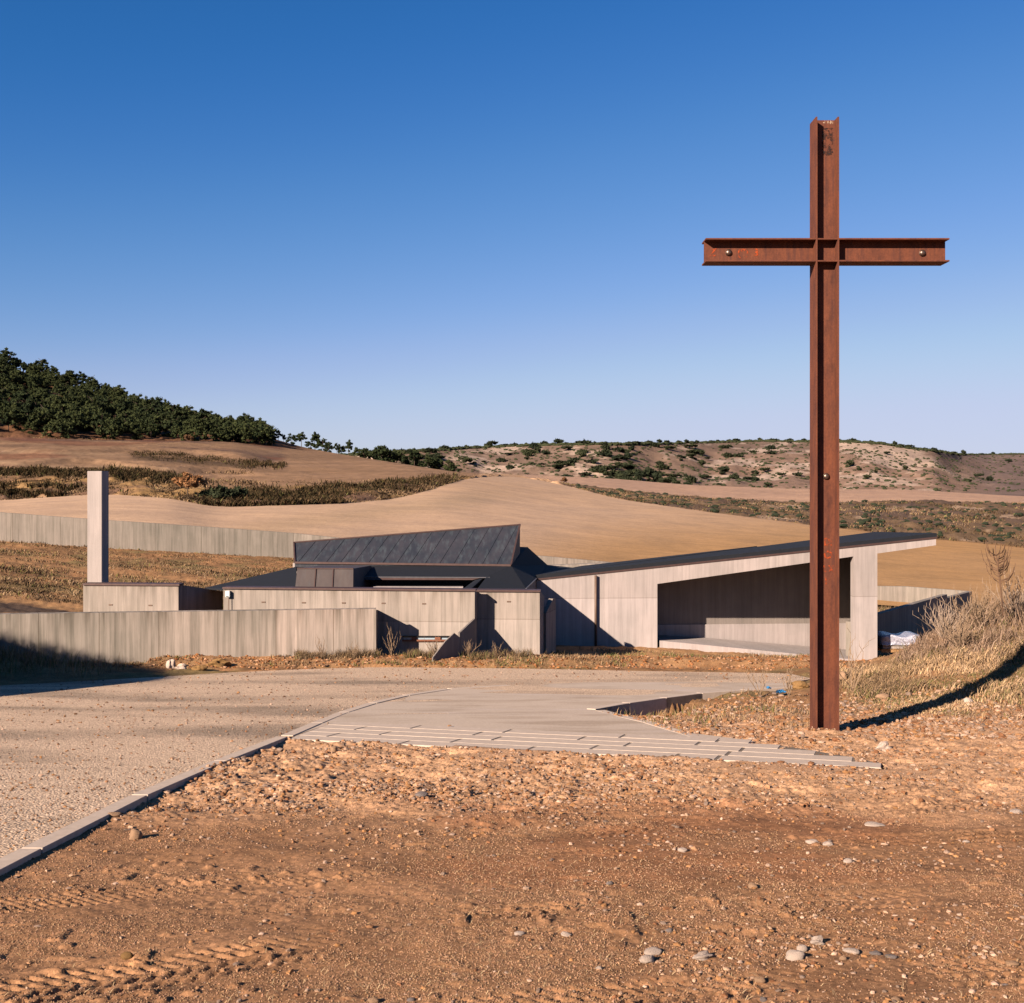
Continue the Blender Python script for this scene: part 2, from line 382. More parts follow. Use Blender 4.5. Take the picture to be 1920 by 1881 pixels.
steps_poly += [st_pt(st_e[4], 5 * st_w), st_pt(st_l(5), 5 * st_w)]
trk = [((-3.2, 4.35), (-1.5, 5.40), (.6, 6.3), (3.0, 7.0)), ((-3.6, 5.9), (-1.3, 7.2), (1.6, 8.0), (5.5, 8.3)), ((-3.3, 5.0), (-.6, 6.2), (1.8, 6.5), (5.0, 6.6)),
       ((-1.0, 4.4), (1.2, 5.1), (3.8, 5.5), (6.5, 5.4)), ((-2.6, 6.9), (-.9, 7.7), (2.0, 9.0), (6.0, 9.6))]
def track_disp(x, y):
    z = np.zeros(x.shape)
    for ti, pts in enumerate(trk):
        P4 = np.array(pts); s0 = 0
        tt = np.linspace(0, 1, 60)[:, None]
        seg = (1 - tt) ** 3 * P4[0] + 3 * (1 - tt) ** 2 * tt * P4[1] + 3 * (1 - tt) * tt ** 2 * P4[2] + tt ** 3 * P4[3]
        best = np.full(x.shape, 9.0); S1 = np.zeros(x.shape); T1 = np.zeros(x.shape)
        for a, b in zip(seg, seg[1:]):
            d = b - a; L = np.hypot(*d); u = d / L
            sx = (x - a[0]) * u[0] + (y - a[1]) * u[1]; tx = -(x - a[0]) * u[1] + (y - a[1]) * u[0]
            q = np.clip(sx, 0, L); dist = np.hypot(sx - q, tx)
            m = dist < best; best = np.where(m, dist, best); S1 = np.where(m, s0 + q, S1); T1 = np.where(m, tx, T1); s0 += L
        half = .24 if ti == 0 else .20
        inside = sm(half, half - .04, np.abs(T1)) * (best < .5)
        fade = sm(.40, .75, vn(S1 * 1.1, ti * 7.7 + T1, 5)) if ti else sm(3.0, 1.2, S1)
        ph = S1 / .085 + np.abs(T1) / .10 * .9 if ti != 1 else S1 / .06 + T1 / .12
        rows = (np.abs(((T1 / .105) % 1) - .5) < .36)
        dent = sm(.55, .35, np.abs((ph % 1) - .5) * 2) * rows
        amp = .026 if ti == 0 else .012
        z -= inside * fade * (dent * amp + .004)
        rim = np.exp(-((np.abs(T1) - half - .03) / .03) ** 2) * (best < .5)
        z += rim * fade * (.006 if ti == 0 else .003) * (.4 + 1.2 * vn(S1 * 9, T1 * 0 + ti, 3))
    return z
def micro(x, y):
    """relief of the bare dirt"""
    band = sm(8.2, 9.6, y + .35 * x * 0) * sm(17, 13.5, y)
    n1 = fbm(x * 1.1, y * 1.6, 3, 5, .55) - .5
    n2 = fbm(x * 7, y * 7, 9, 4, .6) - .5
    n3 = fbm(x * 26, y * 26, 14, 3, .6) - .5
    flat = vn(x * .7, y * 1.1, 44)
    z = n1 * (.06 + .10 * band) + n2 * (.008 + .012 * sm(.5, .8, flat) + .040 * band) + n3 * (.007 + .009 * sm(.45, .75, flat) + .036 * band)
    clod = sm(.70, .86, vn(x * 11, y * 11, 46)) * sm(.45, .7, vn(x * 1.3, y * 1.3, 47))
    z += clod * .016 * (1 - .5 * band)
    z *= 1 - .55 * sm(.45, .62, fbm(x * .5, y * .8, 48, 3)) * (1 - band)
    lump = sm(.60, .78, vn(x * 4.3, y * 4.3, 21)) * band
    z += lump * .032 * (vn(x * 15, y * 15, 22))
    far = sm(17, 20, y)
    z += far * ((fbm(x * 2.2, y * 2.2, 33, 4, .6) - .5) * .16)
    return z
def ground_h(x, y, full=True):
    x = np.asarray(x, float); y = np.asarray(y, float)
    z = base_h(x, y)
    r = inpoly(x, y, road) | inpoly(x, y, apron) | inpoly(x, y, steps_poly)
    mi = micro(x, y)
    if full:
        near = (y > 4) & (y < 10.5)
        t = np.zeros(x.shape)
        if near.any(): t[near] = track_disp(x[near], y[near])
        mi = mi * (1 - .6 * (np.abs(t) > .006)) + t
    # keep the dirt just under the kerbs and the steps where they meet
    tip = gp(1116, 1331)
    ex, ey = gp(1330, 1299.5); el = math.hypot(ex - tip[0], ey - tip[1]); eu = ((ex - tip[0]) / el, (ey - tip[1]) / el)
    es = (x - tip[0]) * eu[0] + (y - tip[1]) * eu[1]; et = -(x - tip[0]) * eu[1] + (y - tip[1]) * eu[0]
    wd = np.exp(-(et / .75) ** 2) * sm(-.3, .2, es) * sm(el + .6, el * .35, es)
    z = z - .40 * wd * (~r)
    fa, fb = gp(540, 1386), gp(1655, 1443); fl_ = math.hypot(fb[0] - fa[0], fb[1] - fa[1]); fu = ((fb[0] - fa[0]) / fl_, (fb[1] - fa[1]) / fl_)
    fs = (x - fa[0]) * fu[0] + (y - fa[1]) * fu[1]; ft = -(x - fa[0]) * fu[1] + (y - fa[1]) * fu[0]
    z = z + .040 * np.exp(-(ft / .35) ** 2) * sm(-.3, .1, fs) * sm(fl_ * 1.02, fl_ * .9, fs) * (.35 + 1.1 * vn(fs * 1.7, ft * 0 + 3, 52))
    nearst = np.exp(-((ft + .1) / .55) ** 2) * (fs > -.3) * (fs < fl_ + .5); mi = np.where(mi > .008, .008 + (mi - .008) * (1 - nearst), mi)
    z = z + .05 * np.exp(-((x - 4.15) ** 2 + (y - 14.4) ** 2) / .22)
    verge = sm(26.2, 27.0, y) * sm(29.3, 28.3, y) * (x > -9) * (x < 8)
    z = z + verge * (.10 + .10 * fbm(x * 1.5, y * 2, 51, 3))
    return np.where(r, z - .07, z + np.where(y < 26, np.minimum(mi, .10 + 0 * mi), mi) - .015)

# ---------------------------------------------------------------- near ground sheet
us = np.concatenate([np.linspace(-4, -.72, 34)[:-1], np.arange(-.72, .72, .0021), np.linspace(.72, 4, 34)])
ys = [61.5, 60.0]
while ys[-1] > 16: ys.append(ys[-1] * (1 - .0062))
while ys[-1] > 4.1: ys.append(ys[-1] * (1 - .0024))
while ys[-1] > 1.5: ys.append(ys[-1] - .12)
ys = np.array(ys[::-1]); back = np.array([-90, -60, -40, -25, -14, -8, -4, -2, -.8, .2, .9])
yy = np.concatenate([back, ys])
dx = np.where(yy < 1.6, 1.6 + np.abs(1.6 - yy) * 1.0, yy)
U, Y = np.meshgrid(us, yy); X = U * dx[:, None]
Z = np.zeros(X.shape)
Z[:] = ground_h(X.ravel(), Y.ravel()).reshape(X.shape)
Cg = np.zeros(X.shape + (3,))
c_dark = np.array([.378, .248, .158]); c_lite = np.array([.63, .468, .338]); c_scrub = np.array([.30, .205, .125]); c_green = np.array([.27, .23, .13]); c_orange = np.array([.48, .31, .18])
x_, y_ = X.ravel(), Y.ravel(); px_ = 960 + F * x_ / np.clip(y_, 4, None)
lt = sm(8.1, 10.2, y_ + 1.6 * (fbm(x_ * .8, y_ * .8, 61, 4) - .5)) * .85 + .25 * (fbm(x_ * .5, y_ * .9, 62, 4) - .5)
c = c_dark + (c_lite - c_dark) * np.clip(lt, 0, 1)[:, None]
red = sm(.58, .72, fbm(x_ * .45, y_ * .7, 63, 3))[:, None] * (y_ < 9.5)[:, None]
c = c * (1 - .3 * red) + np.array([.30, .12, .06]) * .3 * red
gr = sm(15.5, 18.5, y_ + 1.5 * (fbm(x_, y_, 64, 3) - .5))[:, None]
scr = c_scrub + (c_green - c_scrub) * sm(.45, .65, fbm(x_ * .8, y_ * .8, 65, 4))[:, None]
scr = scr + (c_orange * 1.0 - scr) * sm(.50, .62, fbm(x_ * .6 + 9, y_ * .6, 66, 4))[:, None] * .75
c = c + (scr - c) * gr
vg = (sm(26, 26.6, y_) * sm(30, 29, y_))[:, None]
c = c + (np.array([.42, .29, .175]) - c) * vg * .8
lot = (sm(29.5, 31, y_) * sm(42, 38, y_) * (px_ > 880) * (px_ < 1700))[:, None]
c = c + (np.array([.52, .36, .22]) - c) * lot * .8
# band of bare tan soil crossing the grassy slope inside the back wall, and a strip of path with its shade painted into the colour
bare = np.exp(-((y_ - (49 - (px_ - 0) * .0075)) / 1.1) ** 2) * sm(700, 500, px_) * (y_ > 34)
c = c + (np.array([.44, .30, .175]) - c) * (bare * .8)[:, None]
low = np.exp(-((y_ - 37.2) / 2.0) ** 2) * sm(900, 500, px_)
c = c + (np.array([.48, .34, .20]) - c) * (low * .6)[:, None]
pth_shade = sm(33.2, 33.7, y_) * sm(36.0, 35.3, y_ + (px_ - 80) * .006) * sm(200, 150, px_)
c = c + (np.array([.10, .085, .08]) - c) * pth_shade[:, None]
V = np.stack([x_, y_, Z.ravel()], 1)
nr, nc = X.shape
idx = np.arange(nr * nc).reshape(nr, nc)
Fq = np.stack([idx[:-1, :-1].ravel(), idx[:-1, 1:].ravel(), idx[1:, 1:].ravel(), idx[1:, :-1].ravel()], 1)
tag(link('ground', npmesh('ground', V, Fq, M['ground'], c, True)), kind='structure')

def sheet(name, poly, lift, mat, step, col=None, edge=.0):
    """flat sheet that follows the slope, clipped to a polygon"""
    bm = bmesh.new()
    vs = [bm.verts.new((p[0], p[1], 0)) for p in poly]
    f = bm.faces.new(vs)
    bmesh.ops.triangulate(bm, faces=[f])
    ymin = min(p[1] for p in poly); ymax = max(p[1] for p in poly)
    y = ymin + step
    while y < ymax:
        bmesh.ops.bisect_plane(bm, geom=bm.verts[:] + bm.edges[:] + bm.faces[:], plane_co=(0, y, 0), plane_no=(0, 1, 0)); y += step
    for v in bm.verts:
        v.co.z = float(G(v.co.y)) + lift + (.012 * float(vn(v.co.x * .8, v.co.y * .8, 4)) - .006)
    bot = bmesh.ops.extrude_face_region(bm, geom=bm.faces[:])
    for e in bot['geom']:
        if isinstance(e, bmesh.types.BMVert): e.co.z -= .30
    return bm_mesh(name, bm, mat)
rd = link('road', sheet('road', road, .0, M['road'], .6)); tag(rd, kind='structure')
ap = link('concrete_apron', sheet('concrete_apron', apron, .002, M['slab'], .5)); tag(ap, kind='structure')

# ---------------------------------------------------------------- kerb stones
def kerb(quad, z, h, label, group, dz=None):
    cx = sum(p[0] for p in quad) / 4; cy = sum(p[1] for p in quad) / 4
    zz = [float(G(p[1])) + z if dz is None else dz for p in quad]
    k = random.uniform(-.001, .001)
    pts = [Vector((p[0] - cx, p[1] - cy, q + k)) for p, q in zip(quad, zz)]
    z0 = min(q.z for q in pts); 
    for q in pts: q.z -= z0
    me = prism('kerb_stone', pts, (0, 0, -h), M['kerb'], .003)
    o = link('kerb_stone', me); o.location = (cx, cy, z0); tag(o, label, 'kerb stone', group); return o
ordn = ['first', 'second', 'third', 'fourth', 'fifth', 'sixth', 'seventh', 'eighth', 'ninth', 'tenth', 'eleventh', 'twelfth', 'thirteenth']
def kerb_line(pts, width, z, label, group, seglen):
    pts = [np.array(p) for p in pts]
    d = [0]
    for a, b in zip(pts, pts[1:]): d.append(d[-1] + np.hypot(*(b - a)))
    def at(s):
        s = min(max(s, 0), d[-1]); i = max(k for k in range(len(d)) if d[k] <= s + 1e-9); i = min(i, len(pts) - 2)
        return pts[i] + (pts[i + 1] - pts[i]) * (s - d[i]) / (d[i + 1] - d[i])
    n = max(1, round(d[-1] / seglen)); L = d[-1] / n
    for k in range(n):
        a, b = at(k * L + .012), at((k + 1) * L - .012)
        u = (b - a) / np.hypot(*(b - a)); nn = np.array([-u[1], u[0]]) * width
        kerb([tuple(a), tuple(b), tuple(b + nn), tuple(a + nn)], z, .42, label(k, n), group)
kerb_line([gp(-260, 1775), gp(0, 1640), gp(190, 1538), gp(348, 1462), gp(540, 1385)], .15, .028,
          lambda k, n: f'grey kerb stone beside the gravel road, {ordn[k]} from the near left end', 'kerb stones along the left road edge', 1.9)
kerb_line([gp(549, 1381), gp(640, 1341), gp(700, 1321), gp(780, 1302), gp(850, 1292.5), gp(960, 1286)], .16, .012,
          lambda k, n: f'pale kerb stone between concrete apron and road, {ordn[k]} from the steps', 'kerb stones round the concrete apron', 1.5)
kerb_line([gp(1404, 1393), gp(1310, 1387), gp(1255, 1370), gp(1200, 1353), gp(1150, 1342), gp(1116, 1332)], -.16, .004,
          lambda k, n: f'pale kerb stone, near side of the planting wedge, {ordn[k]} from the steps', 'kerb stones on the near side of the planting wedge', .9)
kerb_line([gp(1116, 1331), gp(1200, 1316), gp(1330, 1299.5), gp(1480, 1289.5)], .16, .012,
          lambda k, n: f'kerb stone, far side of the planting wedge, {ordn[k]} from the wedge tip', 'kerb stones on the far side of the planting wedge', 1.2)
for i in range(5):
    s0, e0 = st_l(i), st_e[i]; s1 = st_l(i + 1)
    for k in range(5):
        t0, t1 = st_J[i][k], st_J[i][k + 1]
        a = s0 + (e0 - s0) * t0 + (.018 if k else .0); b = s0 + (e0 - s0) * t1 - .018
        a1 = a + ((s1 - s0) if k == 0 else 0)
        q = [st_pt(a, i * st_w + .010), st_pt(b, i * st_w + .010), st_pt(b, (i + 1) * st_w - .012), st_pt(a1, (i + 1) * st_w - .012)]
        kerb(q, .008 + .0015 * random.random(), .25, f'concrete kerb block of the shallow steps, {ordn[k]} from left in the {st_rows[i]} row', 'kerb blocks laid as shallow steps')
bed = [st_pt(st_l(0) + .02, .02), st_pt(st_e[0] - .03, .02), st_pt(st_e[0] - .03, st_w - .02), st_pt(st_e[1] - .03, st_w - .02), st_pt(st_e[1] - .03, 2 * st_w - .02), st_pt(st_e[2] - .03, 2 * st_w - .02),
       st_pt(st_e[2] - .03, 3 * st_w - .02), st_pt(st_e[3] - .03, 3 * st_w - .02), st_pt(st_e[3] - .03, 4 * st_w - .02), st_pt(st_e[4] - .03, 4 * st_w - .02), st_pt(st_e[4] - .03, 5 * st_w - .006), st_pt(st_l(5), 5 * st_w - .006)]
tag(link('step_bedding', sheet('step_bedding', bed, .004, M['mortar'], 5)), kind='structure')

# ---------------------------------------------------------------- far terrain (field, hillside, ridge)
COLS = [  # px, K0y, (K1 D,y), (K2), (K3), (K4), behind drop
 (-3500, 985, (100, 930), (115, 880), (200, 790), (400, 430)),
 (-900, 975, (100, 930), (115, 880), (200, 795), (400, 480)),
 (-300, 988, (100, 936), (114, 884), (190, 812), (360, 600)),
 (0, 1000, (100, 939), (116, 890), (192, 826), (340, 684)),
 (100, 1008, (100, 931), (116, 886), (196, 829), (332, 712)),
 (200, 1015, (100, 927), (118, 886), (200, 831), (322, 746)),
 (320, 1023, (96, 934), (112, 900), (205, 832), (305, 782)),
 (400, 1030, (94, 951), (107, 918), (210, 833), (288, 804)),
 (500, 1038, (96, 948), (109, 917), (215, 836), (268, 818)),
 (560, 1042, (98, 946), (112, 915), (225, 843), (255, 838)),
 (650, 1048, (102, 944), (118, 912), (226, 856), (242, 854)),
 (750, 1056, (112, 935), (128, 905), (224, 871), (236, 870)),
 (820, 1062, (126, 916), (140, 899), (220, 882), (232, 881)),
 (870, 1066, (150, 897), (160, 893), (217, 889), (231, 888)),
 (960, 1073, (185, 891.5), (190, 891), (217, 890.5), (233, 890)),
 (1045, 1082, (178, 907), (182, 906), (212, 897), (240, 893)),
 (1150, 1092, (150, 935), (176, 918), (216, 905), (260, 897.5)),
 (1300, 1105, (135, 957), (180, 932), (225, 917), (270, 910)),
 (1500, 1122, (122, 983), (180, 943), (232, 924), (280, 917)),
 (1700, 1138, (115, 1006), (180, 939), (240, 925), (290, 918)),
 (1920, 1146, (110, 1028), (180, 943), (240, 936), (290, 931)),
 (2500, 1152, (105, 1060), (180, 965), (240, 950), (290, 946)),
 (4500, 1152, (100, 1090), (180, 990), (240, 975), (300, 965))]
cp = np.array([q[0] for q in COLS], float)
KD = np.zeros((7, len(COLS))); KZ = np.zeros((7, len(COLS)))
for j, q in enumerate(COLS):
    KD[0, j] = 60; KZ[0, j] = (900 - q[1]) / F * 60
    for k in range(4):
        D, y = q[2 + k]; KD[k + 1, j] = D; KZ[k + 1, j] = (900 - y) / F * D
    KD[5, j] = KD[4, j] + 60; KZ[5, j] = KZ[4, j] - 7 if q[0] > 450 else KZ[4, j] - 2
    KD[6, j] = 620; KZ[6, j] = -9
cpf = np.arange(-3500, 4501, 10.0)
def _smc(A):
    g = np.exp(-.5 * (np.arange(-9, 10) / 2.6) ** 2); g /= g.sum()
    return np.array([np.convolve(np.pad(np.interp(cpf, cp, r_), 9, mode='edge'), g, 'valid') for r_ in A])
KD = _smc(KD); KZ = _smc(KZ); cp = cpf
def kz(px, t):
    """terrain point for azimuth px and profile coordinate t (0..6)"""
    px = np.asarray(px, float); t = np.clip(np.asarray(t, float), 0, 5.9999); k = t.astype(int); f = t - k
    Dk = np.array([np.interp(px, cp, KD[i]) for i in range(7)]); Zk = np.array([np.interp(px, cp, KZ[i]) for i in range(7)])
    g = lambda A, i: np.take_along_axis(A, np.clip(i, 0, 6)[None], 0)[0]
    D = g(Dk, k) * (1 - f) + g(Dk, k + 1) * f
    fz = f + .0 * f
    z = g(Zk, k) * (1 - fz) + g(Zk, k + 1) * fz
    # soft rounding between field and crest
    z = z + np.where((k == 3) & (px > 600), np.sin(f * np.pi) * .12, 0)
    return D, z
pxs = np.concatenate([np.linspace(-3500, -260, 60)[:-1], np.arange(-260, 2200, 4.5), np.linspace(2200, 4500, 40)])
ts = np.concatenate([np.linspace(0, 1, 70)[:-1], np.linspace(1, 2, 36)[:-1], np.linspace(2, 3, 70)[:-1], np.linspace(3, 4, 80)[:-1], np.linspace(4, 5, 16)[:-1], np.linspace(5, 5.999, 8)])
PX, T = np.meshgrid(pxs, ts); D, Zf = kz(PX.ravel(), T.ravel()); px_ = PX.ravel(); t_ = T.ravel(); x_ = (px_ - 960) / F * D
left = sm(900, 860, px_)
rough = np.where(t_ < 1, .02, np.where(t_ < 2, .75, .22))
rough = np.where((px_ > 1040) & (t_ > 2), .05, rough); rough = np.where((t_ > 3) & (px_ < 560), .7, rough)
rough = rough * np.where((px_ > 430) & (px_ < 1040) & (t_ > 2), .15, 1) * sm(0, .06, np.abs(t_ - 1)) * sm(4.3, 4.0, t_)
Zf = Zf + rough * (fbm(x_ * .4, D * .4, 71, 5, .65) - .5) * 2
# small terrace scarps on the left slope
sc = (sm(.47, .53, t_ - 2 + .1 * np.sin(px_ / 70)) * .5 + sm(.16, .2, t_ - 2 + .06 * np.sin(px_ / 43 + 1)) * .5) * sm(560, 430, px_) * (t_ < 3.2)
Zf = Zf + (sc - .5 * (t_ - 2).clip(0, 1)) * 1.1 * sm(560, 430, px_) * (t_ > 2) * (t_ < 3)
c_field = np.array([.53, .375, .255]); c_field2 = np.array([.44, .265, .12]); c_pink = np.array([.58, .41, .31])
c_brown = np.array([.235, .155, .11]); c_straw = np.array([.40, .27, .13]); c_mauve = np.array([.19, .13, .105]); c_stub = np.array([.36, .245, .16])
n_a = fbm(x_ * .02, D * .03, 81, 4); n_b = fbm(x_ * .12, D * .15, 82, 5, .6)
yim = 900 - F * Zf / D
gold = sm(930, 1030, yim + (px_ - 1400) * .05) * sm(800, 1200, px_)
c = c_field + (c_field2 - c_field) * np.clip(gold + .5 * (n_a - .5), 0, 1)[:, None]
c = c * (.94 + .12 * fbm(x_ * .03, D * .6, 83, 3)[:, None])
olive = np.exp(-((yim - (975 - (px_ - 600) * .14)) / 16) ** 2) * sm(380, 500, px_) * sm(1000, 850, px_)
c = c + (np.array([.40, .29, .18]) - c) * (olive * .5)[:, None]
bankc = c_straw + (c_brown - c_straw) * sm(.4, .62, n_b)[:, None]
bm_ = (sm(1, 1.03, t_) * sm(2.05, 2.0, t_) * sm(905, 870, px_))[:, None]
slope = c_mauve + (c_stub - c_mauve) * sm(.35, .6, fbm(x_ * .05, D * .07, 84, 4))[:, None]
slope = slope + (np.array([.22, .09, .06]) - slope) * sm(.6, .7, fbm(x_ * .06 + 5, D * .05, 85, 3))[:, None] * .5
upl = ((t_ > 2) & (px_ < 900))[:, None]
f2 = np.array([.40, .27, .175]) * (.93 + .14 * ((np.sin((yim * 1.0 + .0006 * (px_ - 560) ** 2) * .9)) > 0)[:, None] * .5)
fld2 = sm(0, 26, (px_ - 330) - sm(.05, .6, t_ - 2) * 190)     # second field is right of the brown slope
lo_ = np.clip(fld2, 0, 1)[:, None]
c = np.where(upl, slope * (1 - lo_) + f2 * lo_, c)
c = c * (1 - bm_) + bankc * bm_
strk = .70 + .60 * fbm(x_ * .035, yim * .26, 89, 4, .6)
c = c * np.where((px_ < 900) & (t_ > 1), strk, 1)[:, None]
pth2 = np.exp(-((yim - (866 + px_ * .055 + 4 * np.sin(px_ / 60))) / 2.6) ** 2) * sm(380, 300, px_) + np.exp(-((yim - (846 + px_ * .03)) / 2.0) ** 2) * sm(260, 200, px_) * .7
c = c + (np.array([.46, .34, .23]) - c) * (pth2 * .75 * (t_ > 1))[:, None]
dkb = (np.exp(-((yim - (884 + px_ * .045 + 3 * np.sin(px_ / 37))) / 4) ** 2) * sm(360, 300, px_) + np.exp(-((yim - (856 + (px_ - 250) * .09)) / 6) ** 2) * sm(235, 260, px_) * sm(500, 440, px_)) * (t_ > 1)
c = c + (np.array([.12, .085, .055]) - c) * np.clip(dkb * (.4 + .9 * fbm(x_ * .2, D * .2, 95, 3)), 0, .85)[:, None]
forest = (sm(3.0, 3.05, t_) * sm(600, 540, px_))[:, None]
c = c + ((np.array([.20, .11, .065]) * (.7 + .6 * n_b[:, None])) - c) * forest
# scrub wedge on the right between the two fields
band = (sm(1.0, 1.02, t_) * sm(2.02, 1.99, t_) * sm(1040, 1052, px_))[:, None]
rs = np.array([.23, .165, .105]) + (np.array([.17, .125, .10]) - np.array([.23, .165, .105])) * sm(.4, .6, n_b)[:, None]
rs = rs + (np.array([.55, .42, .31]) - rs) * sm(.64, .70, fbm(x_ * .16, D * .10, 86, 4, .6))[:, None] * sm(1250, 1500, px_)[:, None] * .8
c = c * (1 - band) + rs * band
upf = ((t_ > 2) & (px_ > 980))[:, None]
c = np.where(upf, c_pink * (.95 + .1 * n_a[:, None]), c)
c = np.where((t_ > 4.35)[:, None], np.array([.2, .15, .1]), c)
V = np.stack([x_, D, Zf], 1); nr, nc = PX.shape; idx = np.arange(nr * nc).reshape(nr, nc)
Fq = np.stack([idx[:-1, :-1].ravel(), idx[:-1, 1:].ravel(), idx[1:, 1:].ravel(), idx[1:, :-1].ravel()], 1)
rowk = np.repeat(ts[:-1], nc - 1)
tag(link('field', npmesh('field', V, Fq[rowk < .999], M['field'], c, True)), kind='structure')
tag(link('hillside', npmesh('hillside', V, Fq[rowk >= .999], M['hill'], c, True)), kind='structure')

# ridge
RP = np.array([(-3500, 800), (-600, 845), (400, 852), (600, 856), (700, 851), (760, 847), (840, 843), (920, 838), (1000, 835), (1060, 834), (1260, 832), (1430, 827.5), (1520, 829), (1590, 828), (1650, 832), (1700, 840), (1780, 850), (1800, 853), (1920, 852), (2500, 850), (4500, 845)], float)
def ridge_pt(px, t):
    px = np.asarray(px, float); t = np.asarray(t, float)
    yt = np.interp(px, RP[:, 0], RP[:, 1])
    Dt = 840 + 60 * np.sin(px / 190) + 40 * np.sin(px / 71 + 1)
    Dt = Dt + 420 * sm(1745, 1860, px); zt = (900 - yt) / F * Dt
    D = np.where(t < 1, 610 + (Dt - 610) * t, Dt + (t - 1) * 1600)
    gul = vn(px / 38, px * 0 + .5, 77); prof = np.clip(t, 0, 1) ** (1.0 + .5 * gul)
    z = np.where(t < 1, -9 + (zt + 9) * prof, zt - (t - 1) * 12)
    x = (px - 960) / F * D
    z = z + (fbm(x * .02, D * .012, 91, 5, .6) - .5) * 14 * np.sin(np.clip(t, 0, 1) * np.pi) * (t < 1)
    return x, D, z
pxs = np.concatenate([np.linspace(-3500, 500, 60)[:-1], np.arange(500, 2050, 4.0), np.linspace(2050, 4500, 50)])
ts = np.concatenate([np.linspace(0, 1, 90), np.linspace(1.02, 3, 10)])
PX, T = np.meshgrid(pxs, ts); x_, D, Z2 = ridge_pt(PX.ravel(), T.ravel()); px_ = PX.ravel(); t_ = T.ravel()
c = np.array([.23, .165, .125]) + (np.array([.30, .205, .15]) - np.array([.23, .165, .125])) * sm(.35, .65, fbm(x_ * .01, D * .01, 92, 4))[:, None]
chalk = sm(.50, .64, fbm(x_ * .03, D * .03, 93, 5, .68) + .10 * np.exp(-((px_ - 1600) / 190) ** 2) + .10 * np.exp(-((px_ - 935) / 45) ** 2) - .025) * sm(1760, 1700, px_ - (1 - t_) * 130)
c = c + (np.array([.56, .44, .35]) - c) * (chalk * .85)[:, None]
far = sm(1745, 1860, px_ - 40 * (1 - t_))[:, None]; c = c + (np.array([.20, .15, .135]) - c) * far * .8
c = np.where((t_ > 1.0)[:, None], np.array([.12, .11, .07]), c)
nr, nc = PX.shape; idx = np.arange(nr * nc).reshape(nr, nc)
Fq = np.stack([idx[:-1, :-1].ravel(), idx[:-1, 1:].ravel(), idx[1:, 1:].ravel(), idx[1:, :-1].ravel()], 1)
tag(link('ridge_hill', npmesh('ridge_hill', np.stack([x_, D, Z2], 1), Fq, M['ridge'], c, True)), kind='structure')
# plain behind everything, out to the horizon
V = np.array([(-9000, 1500, -30), (9000, 1500, -30), (16000, 15000, -60), (-16000, 15000, -60), (-9000, -6000, -40), (9000, -6000, -40)], float)
V[4:, 2] = -16; V[0:2, 2] = -16
tag(link('plain', npmesh('plain', V, np.array([[0, 1, 2, 3], [4, 5, 1, 0]]), M['hill'], np.tile([.25, .19, .12], (6, 1)))), kind='structure')

# ---------------------------------------------------------------- walls
def on_line(px, A, B):
    """point of the photo column px on the plan line A-B (each (px, D))"""
    ax, ay = (A[0] - 960) / F * A[1], A[1]; bx, by = (B[0] - 960) / F * B[1], B[1]
    s = (px - 960) / F; t = (ax - s * ay) / (s * (by - ay) - (bx - ax))
    return ay + (by - ay) * t
def pl(A, B, *pts): return [P(px, py, on_line(px, A, B)) for px, py in pts]

w1A, w1B = (0, 27.2), (707, 28.35)
t = empty('low_wall', P(300, 1260, 27.5), 'long low board-marked concrete wall with grey streaks, nearest wall, along the gravel road', 'wall')
WT = pl(w1A, w1B, (-700, 1158), (0, 1152.5), (705, 1143), (705, 1262), (0, 1290), (-700, 1330))
for v in WT[:3]: v.z = -3.36
part('wall_panel', prism('wall_panel', WT, (-.03, .27, 0), M['wall_low']), t)

part('return_wall', prism('return_wall', [P(705, 1144, 28.36), P(705, 1262, 28.36), P(708, 1250, 29.62), P(708, 1143.5, 29.62)], (-.2, 0, 0), M['wall_low']), t)
bwl = [(-700, 930, 57), (0, 961, 58), (162, 973, 58.5), (400, 989, 59.3), (550, 1000, 59.8), (840, 1030, 60), (1020, 1043, 60.5), (1160, 1056, 61), (1400, 1080, 61.5), (1600, 1099, 62), (1700, 1100, 61.8), (1821, 1109, 60.3)]
t = empty('back_wall', P(550, 1045, 59.8), 'long board-marked concrete wall crossing the slope behind the chapel, below the ploughed field', 'wall')
for (a, b) in zip(bwl, bwl[1:]):
    p0, p1 = P(*a), P(*b); h = 2.2
    q = [p0, p1, p1 - Vector((0, 0, h)), p0 - Vector((0, 0, h))]
    part('wall_panel', prism('wall_panel', q, (0, .25, 0), M['wall_far']), t)
t = empty('retaining_wall', P(1700, 1180, 44), 'dark shaded concrete retaining wall with one step in its top, right of the portico', 'wall')
rA, rB = (1600, 36.6), (1822, 60.2)
q = pl(rA, rB, (1600, 1166), (1645, 1152.5), (1776, 1114.5), (1776, 1190), (1600, 1250))
part('wall_panel', prism('wall_panel', q, (-.22, .12, 0), M['wall_far']), t)
q = pl(rA, rB, (1776, 1121.5), (1822, 1109), (1822, 1180), (1776, 1190))
part('wall_panel', prism('wall_panel', q, (-.22, .12, 0), M['wall_far']), t)

